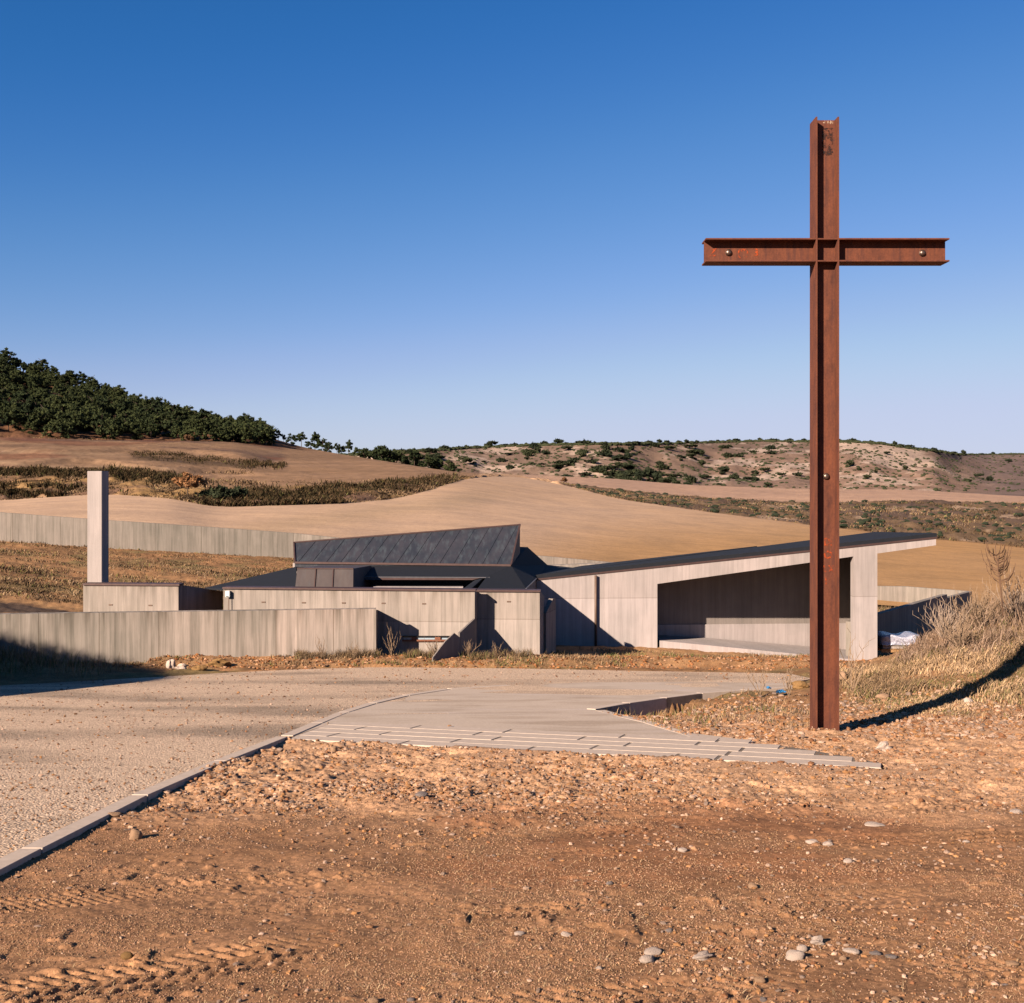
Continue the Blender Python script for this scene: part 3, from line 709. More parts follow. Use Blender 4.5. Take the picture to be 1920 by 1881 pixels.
# ---------------------------------------------------------------- the chapel
B0 = P(900, 1240, 30)
ch = empty('chapel_building', B0, 'low board-marked concrete chapel with dark metal roofs and a raking portico', 'building')
w2A, w2B = (419, 30.0), (890, 29.4)
o = part('front_wall', prism('front_wall', pl(w2A, w2B, (419, 1104), (890, 1108.5), (890, 1250), (419, 1250)), (.03, .3, 0), M['wall']), ch)
part('coping', prism('coping', pl((419, 29.95), (890, 29.35), (417, 1101), (891.5, 1105.5), (891.5, 1109), (417, 1104.5)), (.03, .36, 0), M['coping']), ch)
w0A, w0B = (155, 31.2), (335, 30.9)
part('service_wall', prism('service_wall', pl(w0A, w0B, (156, 1097.5), (334.5, 1098.5), (334.5, 1170), (156, 1170)), (.03, .3, 0), M['wall']), ch)
part('coping', prism('coping', pl((155, 31.15), (335, 30.85), (155, 1094), (336, 1095), (336, 1098.7), (155, 1097.7)), (.03, .36, 0), M['coping']), ch)
sw = pl((334.5, 30.93), (418, 32.7), (334.5, 1096), (385, 1103.5), (418, 1109), (418, 1170), (334.5, 1175))
part('shaded_return_wall', prism('shaded_return_wall', sw, (-.25, .12, 0), M['wall']), ch)
# left side and back so that the block is closed
part('side_wall', prism('side_wall', [P(156, 1098, 31.2), P(156, 1170, 31.2), P(156, 1160, 31.2) + Vector((.3, 3.2, .2)), P(156, 1098, 31.2) + Vector((.3, 3.2, -.5))], (.3, 0, 0), M['wall']), ch)
part('service_roof', prism('service_roof', [P(156, 1104, 31.4), P(334, 1105, 31.1), P(334, 1105, 31.1) + Vector((.3, 2.6, -.5)), P(156, 1104, 31.4) + Vector((.3, 2.8, -.5))], (0, 0, -.1), M['roof']), ch)
# tower
q = [P(163.5, 1112, 32.2), P(191, 1112, 32.15)]
a, b = q; up = P(163.5, 883.5, 32.2).z - a.z
bk = Vector((.035, .46, 0))
tp = [Vector((a.x, a.y, a.z + up)), Vector((b.x, b.y, a.z + up)), Vector((b.x, b.y, a.z + up)) + bk, Vector((a.x, a.y, a.z + up)) + bk]
part('tower', prism('tower', tp, (0, 0, -up - 1.0), M['wall_light'], .012), ch)
# W3
w3A, w3B = (894, 30.05), (1012, 29.95)
part('front_wall', prism('front_wall', pl(w3A, w3B, (880, 1109), (1012, 1110), (1012, 1250), (880, 1250)), (.03, .3, 0), M['wall']), ch)
part('coping', prism('coping', pl((894, 30.0), (1012, 29.9), (892, 1106), (1013, 1107), (1013, 1110.5), (892, 1109.5)), (.03, .36, 0), M['coping']), ch)
a = on_line(1012, w3A, w3B)
part('return_wall', prism('return_wall', [P(1012, 1108, a), P(1021, 1118, a + 1.9), P(1021, 1245, a + 1.9), P(1012, 1250, a)], (-.25, .05, 0), M['wall']), ch)
# shaded end of W2
part('return_wall', prism('return_wall', [P(890.2, 1109, 29.42), P(895.5, 1109.5, 30.1), P(895.5, 1250, 30.1), P(890.2, 1250, 29.42)], (-.25, .02, 0), M['wall']), ch)
# leaf / fin in the gap right of W3
part('fin_wall', prism('fin_wall', [P(1024, 1150, 31.4), P(1037, 1123, 32.0), P(1042, 1123, 32.4), P(1042, 1235, 32.4), P(1024, 1242, 31.4)], (-.12, .1, 0), M['wall']), ch)
# fins in front of W2 (sloping tops, shaded right faces, in concrete darkened for that shade)
part('fin_wall', prism('fin_wall', [P(890.5, 1160, 29.38), P(890.5, 1250, 29.38), P(862, 1262, 27.9), P(862, 1187, 27.9)], (-.05, 0, 0), M['wall_dark_shade']), ch)
part('fin_wall', prism('fin_wall', [P(862, 1195, 27.88), P(862, 1262, 27.88), P(812, 1260, 26.9), P(812, 1233, 26.9), P(835, 1203, 27.35), P(852, 1187, 27.7)], (-.03, 0, 0), M['wall_dark_shade']), ch)
# slots
for px, py, A, Bq in [(207.5, 1134, w0A, w0B), (282, 1135, w0A, w0B), (494, 1129, w2A, w2B), (569.5, 1130, w2A, w2B), (644.5, 1130.5, w2A, w2B), (719, 1131, w2A, w2B), (795, 1132, w2A, w2B), (954, 1128, w3A, w3B)]:
    q = pl(A, Bq, (px - 3.6, py - 1.0), (px + 3.6, py - 1.0), (px + 3.6, py + 1.3), (px - 3.6, py + 1.3))
    o = part('slot', prism('slot', [v + Vector((0, -.012, 0)) for v in q], (0, .03, 0), M['pipe']), ch)
# low strip window with rusty frame
wf = part('window', prism('window', [v + Vector((0, -.02, 0)) for v in pl(w2A, w2B, (757, 1194), (846, 1194), (846, 1199), (757, 1199))], (0, .04, 0), M['glass']), ch)
for (x0, y0, x1, y1) in ((755, 1192, 848, 1194), (755, 1199, 848, 1202), (772, 1194, 781, 1199), (816, 1194, 826, 1199)):
    q = [v + Vector((0, -.07, 0)) for v in pl(w2A, w2B, (x0, y0), (x1, y0), (x1, y1), (x0, y1))]
    part('window_frame', prism('window_frame', q, (0, .06, 0), M['steel_frame'] if y0 > 1192 else M['black']), wf)
q = [v + Vector((0, -.9, 0)) for v in pl(w2A, w2B, (848, 1184.3), (862, 1184.3), (862, 1185.8), (848, 1185.8))]
# wedge skylight
A_, Bv, Cv, Dv = P(553, 1056, 34.6), P(958, 1061, 34.2), P(975, 984.5, 36.6), P(551, 1018, 35.8)
bm = bmesh.new()
Cb = Vector((Cv.x, Cv.y, P(975, 1040, 36.6).z)); Db = Vector((Dv.x, Dv.y, A_.z - .1)); 
vs = [bm.verts.new(v) for v in (A_, Bv, Cv, Dv, A_ + Vector((0, .02, -.25)), Bv + Vector((0, .02, -.25)), Cb + Vector((0, .1, -.3)), Db)]
for f in ((0, 1, 2, 3), (4, 5, 1, 0), (1, 5, 6, 2), (0, 3, 7, 4), (3, 2, 6, 7), (4, 7, 6, 5)): bm.faces.new([vs[i] for i in f])
sk = part('skylight_hood', bm_mesh('skylight_hood', bm, M['zinc']), ch)
nrm = (Bv - A_).cross(Dv - A_).normalized()
if nrm.y > 0: nrm = -nrm
bm = bmesh.new()
for k in range(15):
    s0 = (k + .15) / 15.2; e0 = A_.lerp(Bv, s0); s1 = s0 + .075 - .03 * s0
    if s1 > 1: continue
    e1 = Dv.lerp(Cv, s1 + .01)
    tube(bm, [e0 + nrm * .006, e1 + nrm * .006], .010, 4)
o = part('standing_seams', bm_mesh('standing_seams', bm, M['zinc']), sk)
bm = bmesh.new()
tube(bm, [A_ + nrm * .02, Bv + nrm * .02], .045, 4); tube(bm, [Bv + nrm * .02, Cv + nrm * .02], .035, 4); tube(bm, [Dv + nrm * .02, Cv + nrm * .02], .03, 4); tube(bm, [A_ + nrm * .02, Dv + nrm * .02], .03, 4)
part('edge_trim', bm_mesh('edge_trim', bm, M['coping']), sk)
part('skylight_curb', prism('skylight_curb', [P(549, 1056, 34.9), P(640, 1058, 34.8), P(640, 1080, 34.8), P(549, 1080, 34.9)], (0, .3, 0), M['wall_light']), ch)
# roofs
def roof(name, pts, th=.12, mat='roof'):
    return part(name, prism(name, pts, (0, 0, -th), M[mat]), ch)
bm = bmesh.new()
def face(*pts): bm.faces.new([bm.verts.new(p) for p in pts])
a = P(385, 1103.5, 32.6); b = P(417, 1106, 30.3); c_ = P(556, 1106, 30.2); d = P(556, 1064, 34.6); d2 = P(578, 1058.5, 34.9)
face(a, b, c_); face(a, c_, d); 
face(P(556, 1070, 34.2), P(667, 1070, 34.2), P(667, 1060, 34.9), P(556, 1061, 34.9))
e1 = P(664, 1082.5, 32.6); e2 = P(912, 1083.5, 32.5); e3 = P(958, 1062, 34.3); e0 = P(664, 1060, 34.7)
face(e0, e1, e2, e3)
g1 = P(868, 1108, 30.25); g2 = P(986, 1105.5, 31.6); g3 = P(1006, 1086, 35.1); g4 = P(1091, 1067.5, 39.4); g5 = P(1026, 1060.5, 40.2); g6 = P(988, 1026.5, 38.2); g7 = P(972, 1026, 37.6)
face(e2, P(893, 1108, 30.3), g2); face(e2, g2, e3); face(e3, g2, g3); face(e3, g3, g5); face(g3, g4, g5); face(e3, g5, g6, g7)
face(g6, g5, g5 + Vector((-.2, 1.5, -1.6)), g6 + Vector((-.2, 1.5, -1.6)))
o = part('roof', bm_mesh('roof', bm, M['roof']), ch)
sd = o.modifiers.new('thickness', 'SOLIDIFY'); sd.thickness = .05; sd.offset = 0
# roof edge lines
bm = bmesh.new()
tube(bm, [e1 + Vector((0, -.02, .01)), e2 + Vector((.1, -.02, .01))], .018, 4)
tube(bm, [g2 + Vector((0, 0, .02)), g3 + Vector((0, 0, .02))], .022, 4)
part('roof_flashing', bm_mesh('roof_flashing', bm, M['roof_line']), ch)
part('fascia', prism('fascia', [P(668, 1083.5, 32.55), P(900, 1084.5, 32.5), P(885, 1087.6, 32.5), P(668, 1087.3, 32.5)], (0, .1, 0), M['coping']), ch)
part('fascia', prism('fascia', [P(905, 1084.5, 32.4), P(884, 1103, 30.4), P(870, 1103, 30.4), P(890, 1088, 32.4)], (0, .1, -.05), M['roof']), ch)
part('patio_glazing', prism('patio_glazing', [P(660, 1086, 33.6), P(930, 1086, 33.6), P(930, 1120, 33.6), P(660, 1120, 33.6)], (0, .1, 0), M['black']), ch)
part('patio_beam', prism('patio_beam', [P(700, 1100.4, 31.3), P(868, 1100.6, 31.2), P(868, 1106, 31.2), P(700, 1106, 31.3)], (0, .2, 0), M['wall_light']), ch)
# copper dormer
dm = [P(553, 1106, 30.55), P(662, 1106, 30.5), P(662.5, 1066, 30.9), P(557.5, 1065.5, 30.95)]
dr = part('dormer', prism('dormer', dm, (.10, 3.2, -.17), M['copper']), ch)
bm = bmesh.new()
for f in (.333, .643):
    tube(bm, [dm[0].lerp(dm[1], f) + Vector((0, -.02, 0)), dm[3].lerp(dm[2], f) + Vector((0, -.02, 0))], .02, 4)
tube(bm, [dm[3] + Vector((0, -.02, 0)), dm[2] + Vector((0, -.02, 0))], .02, 4)
part('standing_seams', bm_mesh('standing_seams', bm, M['coping']), dr)
# portico wall with its big opening
w4A, w4B = (1010, 35.2), (1757, 36.0)
W4 = pl(w4A, w4B, (1006, 1088), (1755, 1009.5), (1755, 1022.5), (1645, 1038), (1645, 1262), (1600, 1262), (1600, 1043.5), (1232.5, 1095), (1232.5, 1235), (1006, 1240))
part('portico_wall', prism('portico_wall', W4, (0, .3, 0), M['wall_light']), ch)
part('coping', prism('coping', [v + Vector((0, -.03, 0)) for v in pl(w4A, w4B, (1004, 1085.5), (1757, 1006.5), (1757, 1009.7), (1004, 1088.5))], (0, .34, 0), M['coping']), ch)
rfl = [P(1005, 1085.2, 35.25), P(1757, 1006.3, 36.05), P(1640, 1003.3, 40.5), P(1420, 1030, 40.2), P(1091, 1067.3, 39.4)]
bm = bmesh.new(); face(rfl[0], rfl[1], rfl[2]); face(rfl[0], rfl[2], rfl[3]); face(rfl[0], rfl[3], rfl[4])
o = part('portico_roof', bm_mesh('portico_roof', bm, M['roof']), ch)
sd = o.modifiers.new('thickness', 'SOLIDIFY'); sd.thickness = .12; sd.offset = -1 
bA, bB = (1327, 37.8), (1600, 39.4)
bw = pl(bA, bB, (1215, 1072), (1420, 1047), (1640, 1018), (1640, 1172.5), (1215, 1174.5))
part('portico_back_wall', prism('portico_back_wall', bw, (0, .3, 0), M['wall_dark_shade']), ch)
bw = [v + Vector((0, -.05, 0)) for v in pl(bA, bB, (1215, 1171.5), (1640, 1168), (1640, 1235), (1215, 1225))]
part('portico_plinth_wall', prism('portico_plinth_wall', bw, (0, .3, 0), M['wall_light']), ch)
part('portico_side_wall', prism('portico_side_wall', [P(1230, 1098, 35.6), P(1230, 1235, 35.6), P(1222, 1225, 37.9), P(1222, 1074, 37.9)], (-.3, 0, 0), M['wall']), ch)
part('portico_side_wall', prism('portico_side_wall', [P(1640, 1035, 36.1), P(1640, 1262, 36.1), P(1640, 1240, 39.6), P(1640, 1022, 39.6)], (-.25, 0, 0), M['wall']), ch)  # right side wall added to keep sky light out of the portico
fl = [P(1237, 1201.5, 35.45), P(1425, 1219.5, 35.6), P(1600, 1237, 35.8), P(1640, 1222, 38.9), P(1520, 1212.5, 38.7), P(1327, 1196.3, 37.7), P(1225, 1189, 37.4)]
part('portico_floor', prism('portico_floor', fl, (0, 0, -.8), M['wall_light']), ch)
# west wall W5 under the eave that casts the long diagonal shadow
part('side_wall', prism('side_wall', [P(986, 1107, 31.6), P(1005, 1088, 35.1), P(1005, 1240, 35.1), P(986, 1250, 31.6)], (-.25, .02, 0), M['wall']), ch)
# rear of the block
part('rear_wall', prism('rear_wall', [P(560, 1064, 36.8), P(985, 1032, 38.2), P(985, 1215, 38.2), P(560, 1180, 36.8)], (0, .3, 0), M['wall']), ch)
part('rear_wall', prism('rear_wall', [P(985, 1062, 40.2), P(1330, 1048, 40.0), P(1330, 1200, 40.0), P(985, 1200, 40.2)], (0, .3, 0), M['wall']), ch)
# downpipe
bm = bmesh.new(); a = P(1117, 1079, 35.22); b = P(1117, 1222, 35.22)
tube(bm, [a, b], .042, 10)
part('downpipe', bm_mesh('downpipe', bm, M['pipe'], True), ch)
# meter box with conduit
q = pl((419, 29.98), (890, 29.38), (424, 1107.5), (432.3, 1107.5), (432.3, 1119.5), (424, 1119.5))
bx = part('lamp_box', prism('lamp_box', [v + Vector((0, -.1, 0)) for v in q], (0, .1, 0), M['white'], .008), ch)
bm = bmesh.new(); tube(bm, [P(429, 1119.5, 29.9), P(429, 1180, 29.9)], .013, 6); part('conduit', bm_mesh('conduit', bm, M['pipe']), bx)
q = pl((419, 29.98), (890, 29.38), (425.5, 1117), (430.5, 1117), (430.5, 1118.2), (425.5, 1118.2))
part('vent', prism('vent', [v + Vector((0, -.105, 0)) for v in q], (0, .01, 0), M['black']), bx)

# ---------------------------------------------------------------- the steel cross
Xl, Xr, Yn, Yb, ZT, ZBt = 3.996, 4.301, 14.30, 14.60, 4.775, -3.75
tf, tw = .019, .013; Ym = (Yn + Yb) / 2
cr = empty('steel_cross', ((Xl + Xr) / 2, Ym, -3.33), 'tall rust-red cross of riveted steel beams standing in gravel', 'cross')
def hbox(name, boxes, parent=cr, mat='rust', bev=.0015):
    bm = bmesh.new()
    for (x0, x1, y0, y1, z0, z1) in boxes: addbox(bm, ((x0 + x1) / 2, (y0 + y1) / 2, (z0 + z1) / 2), (x1 - x0, y1 - y0, z1 - z0))
    return part(name, bm_mesh(name, bm, M[mat]), parent)
hbox('post', [(Xl, Xl + tf, Yn, Yb, ZBt, ZT), (Xr - tf, Xr, Yn, Yb, ZBt, ZT), (Xl + tf, Xr - tf, Ym - tw / 2, Ym + tw / 2, ZBt, ZT)])
ZA1, ZA0 = 3.180, 2.872
hbox('crossarm', [(Xl - 1.448, Xl - .001, Yn, Yb, ZA1 - tf, ZA1), (Xl - 1.448, Xl - .001, Yn, Yb, ZA0, ZA0 + tf), (Xl - 1.448, Xl - .001, Ym - tw / 2, Ym + tw / 2, ZA0 + tf, ZA1 - tf)])
hbox('crossarm', [(Xr + .001, Xr + 1.450, Yn, Yb, ZA1 - tf, ZA1), (Xr + .001, Xr + 1.450, Yn, Yb, ZA0, ZA0 + tf), (Xr + .001, Xr + 1.450, Ym - tw / 2, Ym + tw / 2, ZA0 + tf, ZA1 - tf)])
for zz in (ZA1 - tf, ZA0):
    hbox('stiffener_plate', [(Xl + tf, Xr - tf, Yn + .004, Ym - tw / 2 - .001, zz, zz + tf - .002)])
def bolt(px, py):
    c0 = P(px, py, Ym - tw / 2 - .012); bm = bmesh.new()
    bmesh.ops.create_uvsphere(bm, u_segments=20, v_segments=12, radius=.040)
    for v in bm.verts: v.co.y *= .62
    bmesh.ops.translate(bm, verts=bm.verts, vec=c0)
    n0 = len(bm.verts)
    tube(bm, [c0 + Vector((0, .004, 0)), c0 + Vector((0, .014, 0))], .046, 20)
    return part('bolt', bm_mesh('bolt', bm, M['bolt'], True), cr)
bolt(1366.5, 473.7); bolt(1730, 474.5); bolt(1549.5, 893.5)
def mark(name, s, px, py, size, mat, sx=1.0):
    cu = bpy.data.curves.new('t', 'FONT'); cu.body = s; cu.size = size; cu.align_x = 'CENTER'; cu.align_y = 'CENTER'; cu.offset = .004
    ob = bpy.data.objects.new('t', cu); C.objects.link(ob)
    dg = bpy.context.evaluated_depsgraph_get(); me = bpy.data.meshes.new_from_object(ob.evaluated_get(dg))
    bpy.data.objects.remove(ob); bpy.data.curves.remove(cu)
    me.transform(Matrix.Translation(P(px, py, Ym - tw / 2 - .004)) @ Matrix.Rotation(R(90), 4, 'X') @ Matrix.Diagonal((sx, 1, 1, 1)))
    me.materials.clear(); me.materials.append(M[mat]); me.name = name
    part(name, me, cr)
mark('paint_mark', 'D:', 1552.5, 1017, .14, 'mark_red', .8); mark('paint_mark', 'O', 1552.5, 1041, .14, 'mark_red', 1.0)
mark('paint_mark', 'L X', 1553, 1067, .12, 'mark_red', .8); mark('paint_mark', 'I', 1549, 1090, .12, 'mark_red')
mark('paint_mark', '(9)', 1393, 474, .13, 'mark_red', 1.0); mark('paint_mark', '3', 1418, 474, .13, 'mark_red'); mark('paint_mark', 'Z', 1337, 474, .14, 'mark_red')
mark('chalk_mark', '-W-N', 1553, 229.5, .06, 'mark_pale', .9)
sc_ = prism('mill_scale_stain', [P(1542, 240, Ym - tw / 2 - .003), P(1562, 240, Ym - tw / 2 - .003), P(1562, 292, Ym - tw / 2 - .003), P(1542, 292, Ym - tw / 2 - .003)], (0, .001, 0), M['scale'])
part('mill_scale_stain', sc_, cr)

# ---------------------------------------------------------------- pallet with wrapped stone, right of the pier
pc = P(1680, 1204, 37.2)
gz = float(ground_h(np.array([pc.x]), np.array([pc.y]))[0])
pt = empty('loaded_pallet', (pc.x, pc.y, gz), 'low wooden pallet of slabs under clear plastic wrap, at the foot of the portico pier', 'pallet')
bm = bmesh.new(); zt = P(1680, 1213, 37.2).z
for k in range(3): addbox(bm, (pc.x, pc.y - .4 + .4 * k, zt - .07), (1.3, .1, .1))
for k in range(7): addbox(bm, (pc.x - .58 + .193 * k, pc.y, zt - .005), (.11, .95, .022))
part('pallet_base', bm_mesh('pallet_base', bm, M['wood']), pt)
bm = bmesh.new()
for k in range(3): addbox(bm, (pc.x + .01 * k, pc.y, zt + .04 + .085 * k), (1.18, .85, .075))
part('slab_stack', bm_mesh('slab_stack', bm, M['wall']), pt)
bm = bmesh.new(); vs = addbox(bm, (pc.x, pc.y, zt + .27), (1.26, .95, .32))
bmesh.ops.subdivide_edges(bm, edges=bm.edges[:], cuts=7, use_grid_fill=True)
for v in bm.verts:
    q = v.co
    f = float(vn(q.x * 6 + q.z * 9, q.y * 6 + q.z * 5, 3)) - .5
    v.co.x += f * .06; v.co.y += f * .08
    if q.z < zt + .15: v.co.z += .17 * (float(vn(q.x * 4.5, q.y * 4, 8)) - .35)
    if q.z > zt + .4: v.co.z += .05 * math.sin(q.x * 7)
part('plastic_wrap', bm_mesh('plastic_wrap', bm, M['wrap'], True), pt)

# blue scrap
def crumple(name, px, py, sx, sy, mat, label, cat):
    g = gp(px, py); z = float(ground_h(np.array([g[0]]), np.array([g[1]]))[0])
    bm = bmesh.new(); bmesh.ops.create_grid(bm, x_segments=7, y_segments=5, size=.5)
    for v in bm.verts:
        v.co.z = .02 + .04 * float(vn(v.co.x * 6, v.co.y * 6, 2)); v.co.x *= sx * (1 + .3 * math.sin(v.co.y * 9)); v.co.y *= sy
    r = bmesh.ops.extrude_face_region(bm, geom=bm.faces[:])
    for e in r['geom']:
        if isinstance(e, bmesh.types.BMVert): e.co.z -= .01
    o = link(name, bm_mesh(name, bm, M[mat])); o.location = (g[0], g[1], z + .04); o.rotation_euler = (R(12), R(-8), R(20)); tag(o, label, cat); return o
crumple('plastic_scrap', 1464, 1300, .13, .14, 'blue', 'blue crumpled plastic scrap lying left of the cross post', 'plastic scrap')
crumple('plastic_scrap', 1441, 1298, .05, .10, 'blue', 'tiny blue plastic fragment just left of the larger blue scrap', 'plastic scrap')

# ---------------------------------------------------------------- stones
def rock_mesh(name, seed, mat, rough=.35, sub=3):
    bm = bmesh.new(); bmesh.ops.create_icosphere(bm, subdivisions=sub, radius=1)
    r = random.Random(seed); off = [r.uniform(-9, 9) for _ in range(3)]
    for v in bm.verts:
        p = v.co; n = float(vn(p.x * 1.3 + off[0], p.y * 1.3 + p.z * 1.7 + off[1], seed)) - .5; n2 = float(vn(p.x * 3 + off[2], p.y * 3 - p.z * 2.3, seed + 5)) - .5
        v.co = p * (1 + rough * n * 1.6 + rough * .5 * n2)
    return bm_mesh(name, bm, M[mat], rough < .3)
def H1(x, y): return float(ground_h(np.array([x]), np.array([y]))[0])
def stone(px, py, wpx, hpx, mat, label, rough=.3, cat='stone', name='stone', group=None, sink=.25):
    x, y = gp(px, py); rx = wpx / F * y / 2; rz = hpx / F * y / 2
    o = link(name, rock_mesh(name, int(px * 3 + py) % 997, mat, rough)); o.scale = (rx, max(rx * .7, rz), rz)
    o.location = (x, y, H1(x, y) + rz * (1 - sink * 2)); o.rotation_euler = (0, 0, random.uniform(-.5, .5)); tag(o, label, cat, group); return o
g1 = 'loose stones on the foreground dirt'
SL = [(254, 1567, 24, 24, 'stone_tan', 'upright pale tan stone casting a small shadow, near the road kerb'), (213, 1531, 27, 11, 'stone_tan', 'smooth reddish oval pebble touching the road kerb'),
 (1225, 1781, 36, 13, 'stone_pale', 'flat pale oval stone, left of the centre right cluster'), (1212, 1797, 30, 15, 'stone_pale', 'jagged white stone just below the flat pale oval one'),
 (1316, 1792, 36, 17, 'stone_pale', 'blunt pale stone alone between the jagged white stone and the three-stone cluster'), (1490, 1790, 38, 22, 'stone_pale', 'largest pale stone of the cluster, at its lower left'),
 (1504, 1776, 21, 15, 'stone_pale', 'middle round stone of the pale cluster'), (1531, 1764, 28, 16, 'stone_pale', 'upper right lumpy stone of the pale cluster'),
 (1597, 1780, 30, 11, 'stone_pale', 'long flat stone right of the pale cluster'), (1641, 1784, 21, 9, 'stone_grey', 'grey flat pebble between two flat pale stones on the right'),
 (1671, 1791, 23, 8, 'stone_grey', 'greyish flat pebble, rightmost of the row right of the cluster'), (1581, 1795, 14, 10, 'stone_tan', 'small round tan pebble below the long flat stone'),
 (1425, 1832, 20, 13, 'stone_tan', 'yellowish oval pebble below the gap between the stone clusters'), (1431, 1864, 15, 11, 'stone_grey', 'brown round pebble near the lower edge below the yellowish pebble'),
 (1411, 1659, 19, 12, 'stone_tan', 'rounded orange-tan stone with a dark shadow on the smooth dirt'), (1524, 1578, 24, 9, 'stone_pale', 'pale and yellow flat stone, left of a close pair'),
 (1552, 1582, 21, 9, 'stone_pale', 'pale flat stone, right of a close pair'), (1589, 1614, 20, 10, 'stone_pale', 'white broken stone below the close pair'),
 (1811, 1576, 13, 11, 'stone_pale', 'small white cube-like stone on the right dirt'), (1640, 1544, 36, 8, 'stone_pale', 'long flat whitish slab stone in the gravel band'),
 (1655, 1398, 26, 20, 'stone_pale', 'chunky white rock right of the cross foot'), (1673, 1403, 14, 10, 'stone_pale', 'small white rock touching the chunky one right of the cross'),
 (1904, 1523, 28, 7, 'stone_pale', 'flat white stone at the right edge of the picture'), (791, 1497, 26, 10, 'stone_grey', 'dark grey flat stone in the rough gravel below the steps'),
 (626, 1411, 13, 14, 'stone_tan', 'upright brownish stone close below the left end of the steps'), (666, 1349, 17, 7, 'stone_tan', 'flat tan stone lying on the concrete apron'),
 (1280, 1595, 18, 9, 'stone_pale', 'pale sharp stone in mid foreground right of centre'), (1143, 1656, 13, 9, 'stone_grey', 'small grey stone with a lit side, mid foreground'),
 (973, 1749, 22, 9, 'stone_pale', 'pale flat stone in the middle of the near dirt'), (1061, 1748, 19, 7, 'stone_pale', 'pale oval pebble right of the flat stone in the near dirt'),
 (1123, 1813, 12, 7, 'stone_pale', 'tiny round pale pebble left of the jagged white stone'), (1255, 1740, 14, 9, 'stone_grey', 'grey pale pebble above the flat oval stone'),
 (700, 1874, 22, 12, 'stone_tan', 'tan stone at the lower edge, left of centre'), (770, 1872, 14, 9, 'stone_grey', 'dark grey pebble at the lower edge beside a tan stone'),
 (1680, 1874, 17, 12, 'stone_tan', 'tan pebble at the lower edge, right of centre'), (238, 1790, 24, 16, 'clod', 'dark earth clod on the rim of the tyre track'),
 (1885, 1842, 18, 9, 'stone_grey', 'grey rough pebble near the lower right corner'), (1897, 1800, 24, 10, 'stone_tan', 'tan flat pebble close to the right edge'),
 (226, 1330, 12, 7, 'stone_pale', 'small pale stone on the dark patch of the road'), (276, 1464, 10, 7, 'stone_tan', 'small tan stone on the gravel road above the kerb line'),
 (46, 1515, 9, 5, 'stone_pale', 'tiny white stone on the left gravel road'), (160, 1427, 9, 6, 'stone_tan', 'tiny tan stone on the gravel road left of centre'),
 (1655, 1312, 26, 14, 'stone_tan', 'light tan rock in the grass right of the cross post'), (1580, 1272, 14, 20, 'stone_tan', 'tall pale tan rock directly behind the cross post'),
 (1815, 1325, 20, 13, 'stone_pale', 'pinkish rock at the edge of the cross shadow'), (1500, 1290, 30, 16, 'clod', 'lumpy earth heap left of the cross post')]
for s in SL: stone(s[0], s[1], s[2], s[3], s[4], s[5], .5 if 'jag' in s[5] or 'lump' in s[5] or 'chunk' in s[5] else .28, group=g1)
# stones at the foot of the low wall
for px, py, wp, hp, mt, lb in [(319, 1252, 15, 26, 'stone_pale', 'pointed white stone leaning on the low wall'), (340, 1254, 22, 16, 'stone_pale', 'rounded white stone right of the pointed one at the low wall'),
                           (410, 1251, 36, 22, 'clod', 'big yellow-brown earth clod at the foot of the low wall'), (375, 1257, 24, 10, 'clod', 'small earth clod between the white stones and the big clod'), (1275, 1072 + 160, 20, 8, 'clod', 'sandy lump beside the weeds in front of the dark gap')]:
    stone(px, py, wp, hp, mt, lb, .5, group='stones and clods at the foot of the walls')

# ---------------------------------------------------------------- scattered stuff (gravel, grass)
ico_v = []; ph = (1 + 5 ** .5) / 2
for a in (-1, 1):
    for b in (-ph, ph): ico_v += [(a, b, 0), (0, a, b), (b, 0, a)]
ico_v = np.array(ico_v, float); ico_v /= np.linalg.norm(ico_v[0])
from itertools import combinations
ico_f = []
for t3 in combinations(range(12), 3):
    p = ico_v[list(t3)]
    if all(abs(np.linalg.norm(p[i] - p[j]) - 1.0515) < .01 for i, j in ((0, 1), (1, 2), (0, 2))):
        n = np.cross(p[1] - p[0], p[2] - p[0]); ico_f.append(t3 if np.dot(n, p[0]) > 0 else t3[::-1])
ico_f = np.array(ico_f)
def scatter_stones(name, pos, size, cols, label, flat=.6):
    n = len(pos); jit = 1 + .55 * (rng.random((n, 12)) - .5)
    v = ico_v[None] * jit[:, :, None]
    sc3 = np.stack([size * rng.uniform(.8, 1.5, n), size * rng.uniform(.7, 1.2, n), size * rng.uniform(.5, .9, n) * flat / .6], 1)
    v = v * sc3[:, None, :]
    a = rng.random(n) * 6.283; ca, sa = np.cos(a)[:, None], np.sin(a)[:, None]
    v = np.stack([v[..., 0] * ca - v[..., 1] * sa, v[..., 0] * sa + v[..., 1] * ca, v[..., 2]], 2) + pos[:, None, :]
    f = ico_f[None] + (np.arange(n) * 12)[:, None, None]
    o = link(name, npmesh(name, v.reshape(-1, 3), f.reshape(-1, 3), M['gravel'], np.repeat(cols, 12, 0)))
    return tag(o, label, 'gravel', kind='stuff')
pal = np.array([[.52, .33, .20], [.62, .46, .34], [.44, .26, .15], [.36, .29, .24], [.66, .52, .42], [.34, .18, .10], [.50, .29, .14]])
def sample(n, y0, y1, u0=-.55, u1=.55, dens=None):
    y = 1 / (rng.random(n) * (1 / y0 - 1 / y1) + 1 / y1); u = rng.uniform(u0, u1, n); x = u * y
    if dens is not None: k = rng.random(n) < dens(x, y); x, y = x[k], y[k]
    return x, y
def dirt_mask(x, y): return ~(inpoly(x, y, road) | inpoly(x, y, apron) | inpoly(x, y, steps_poly))
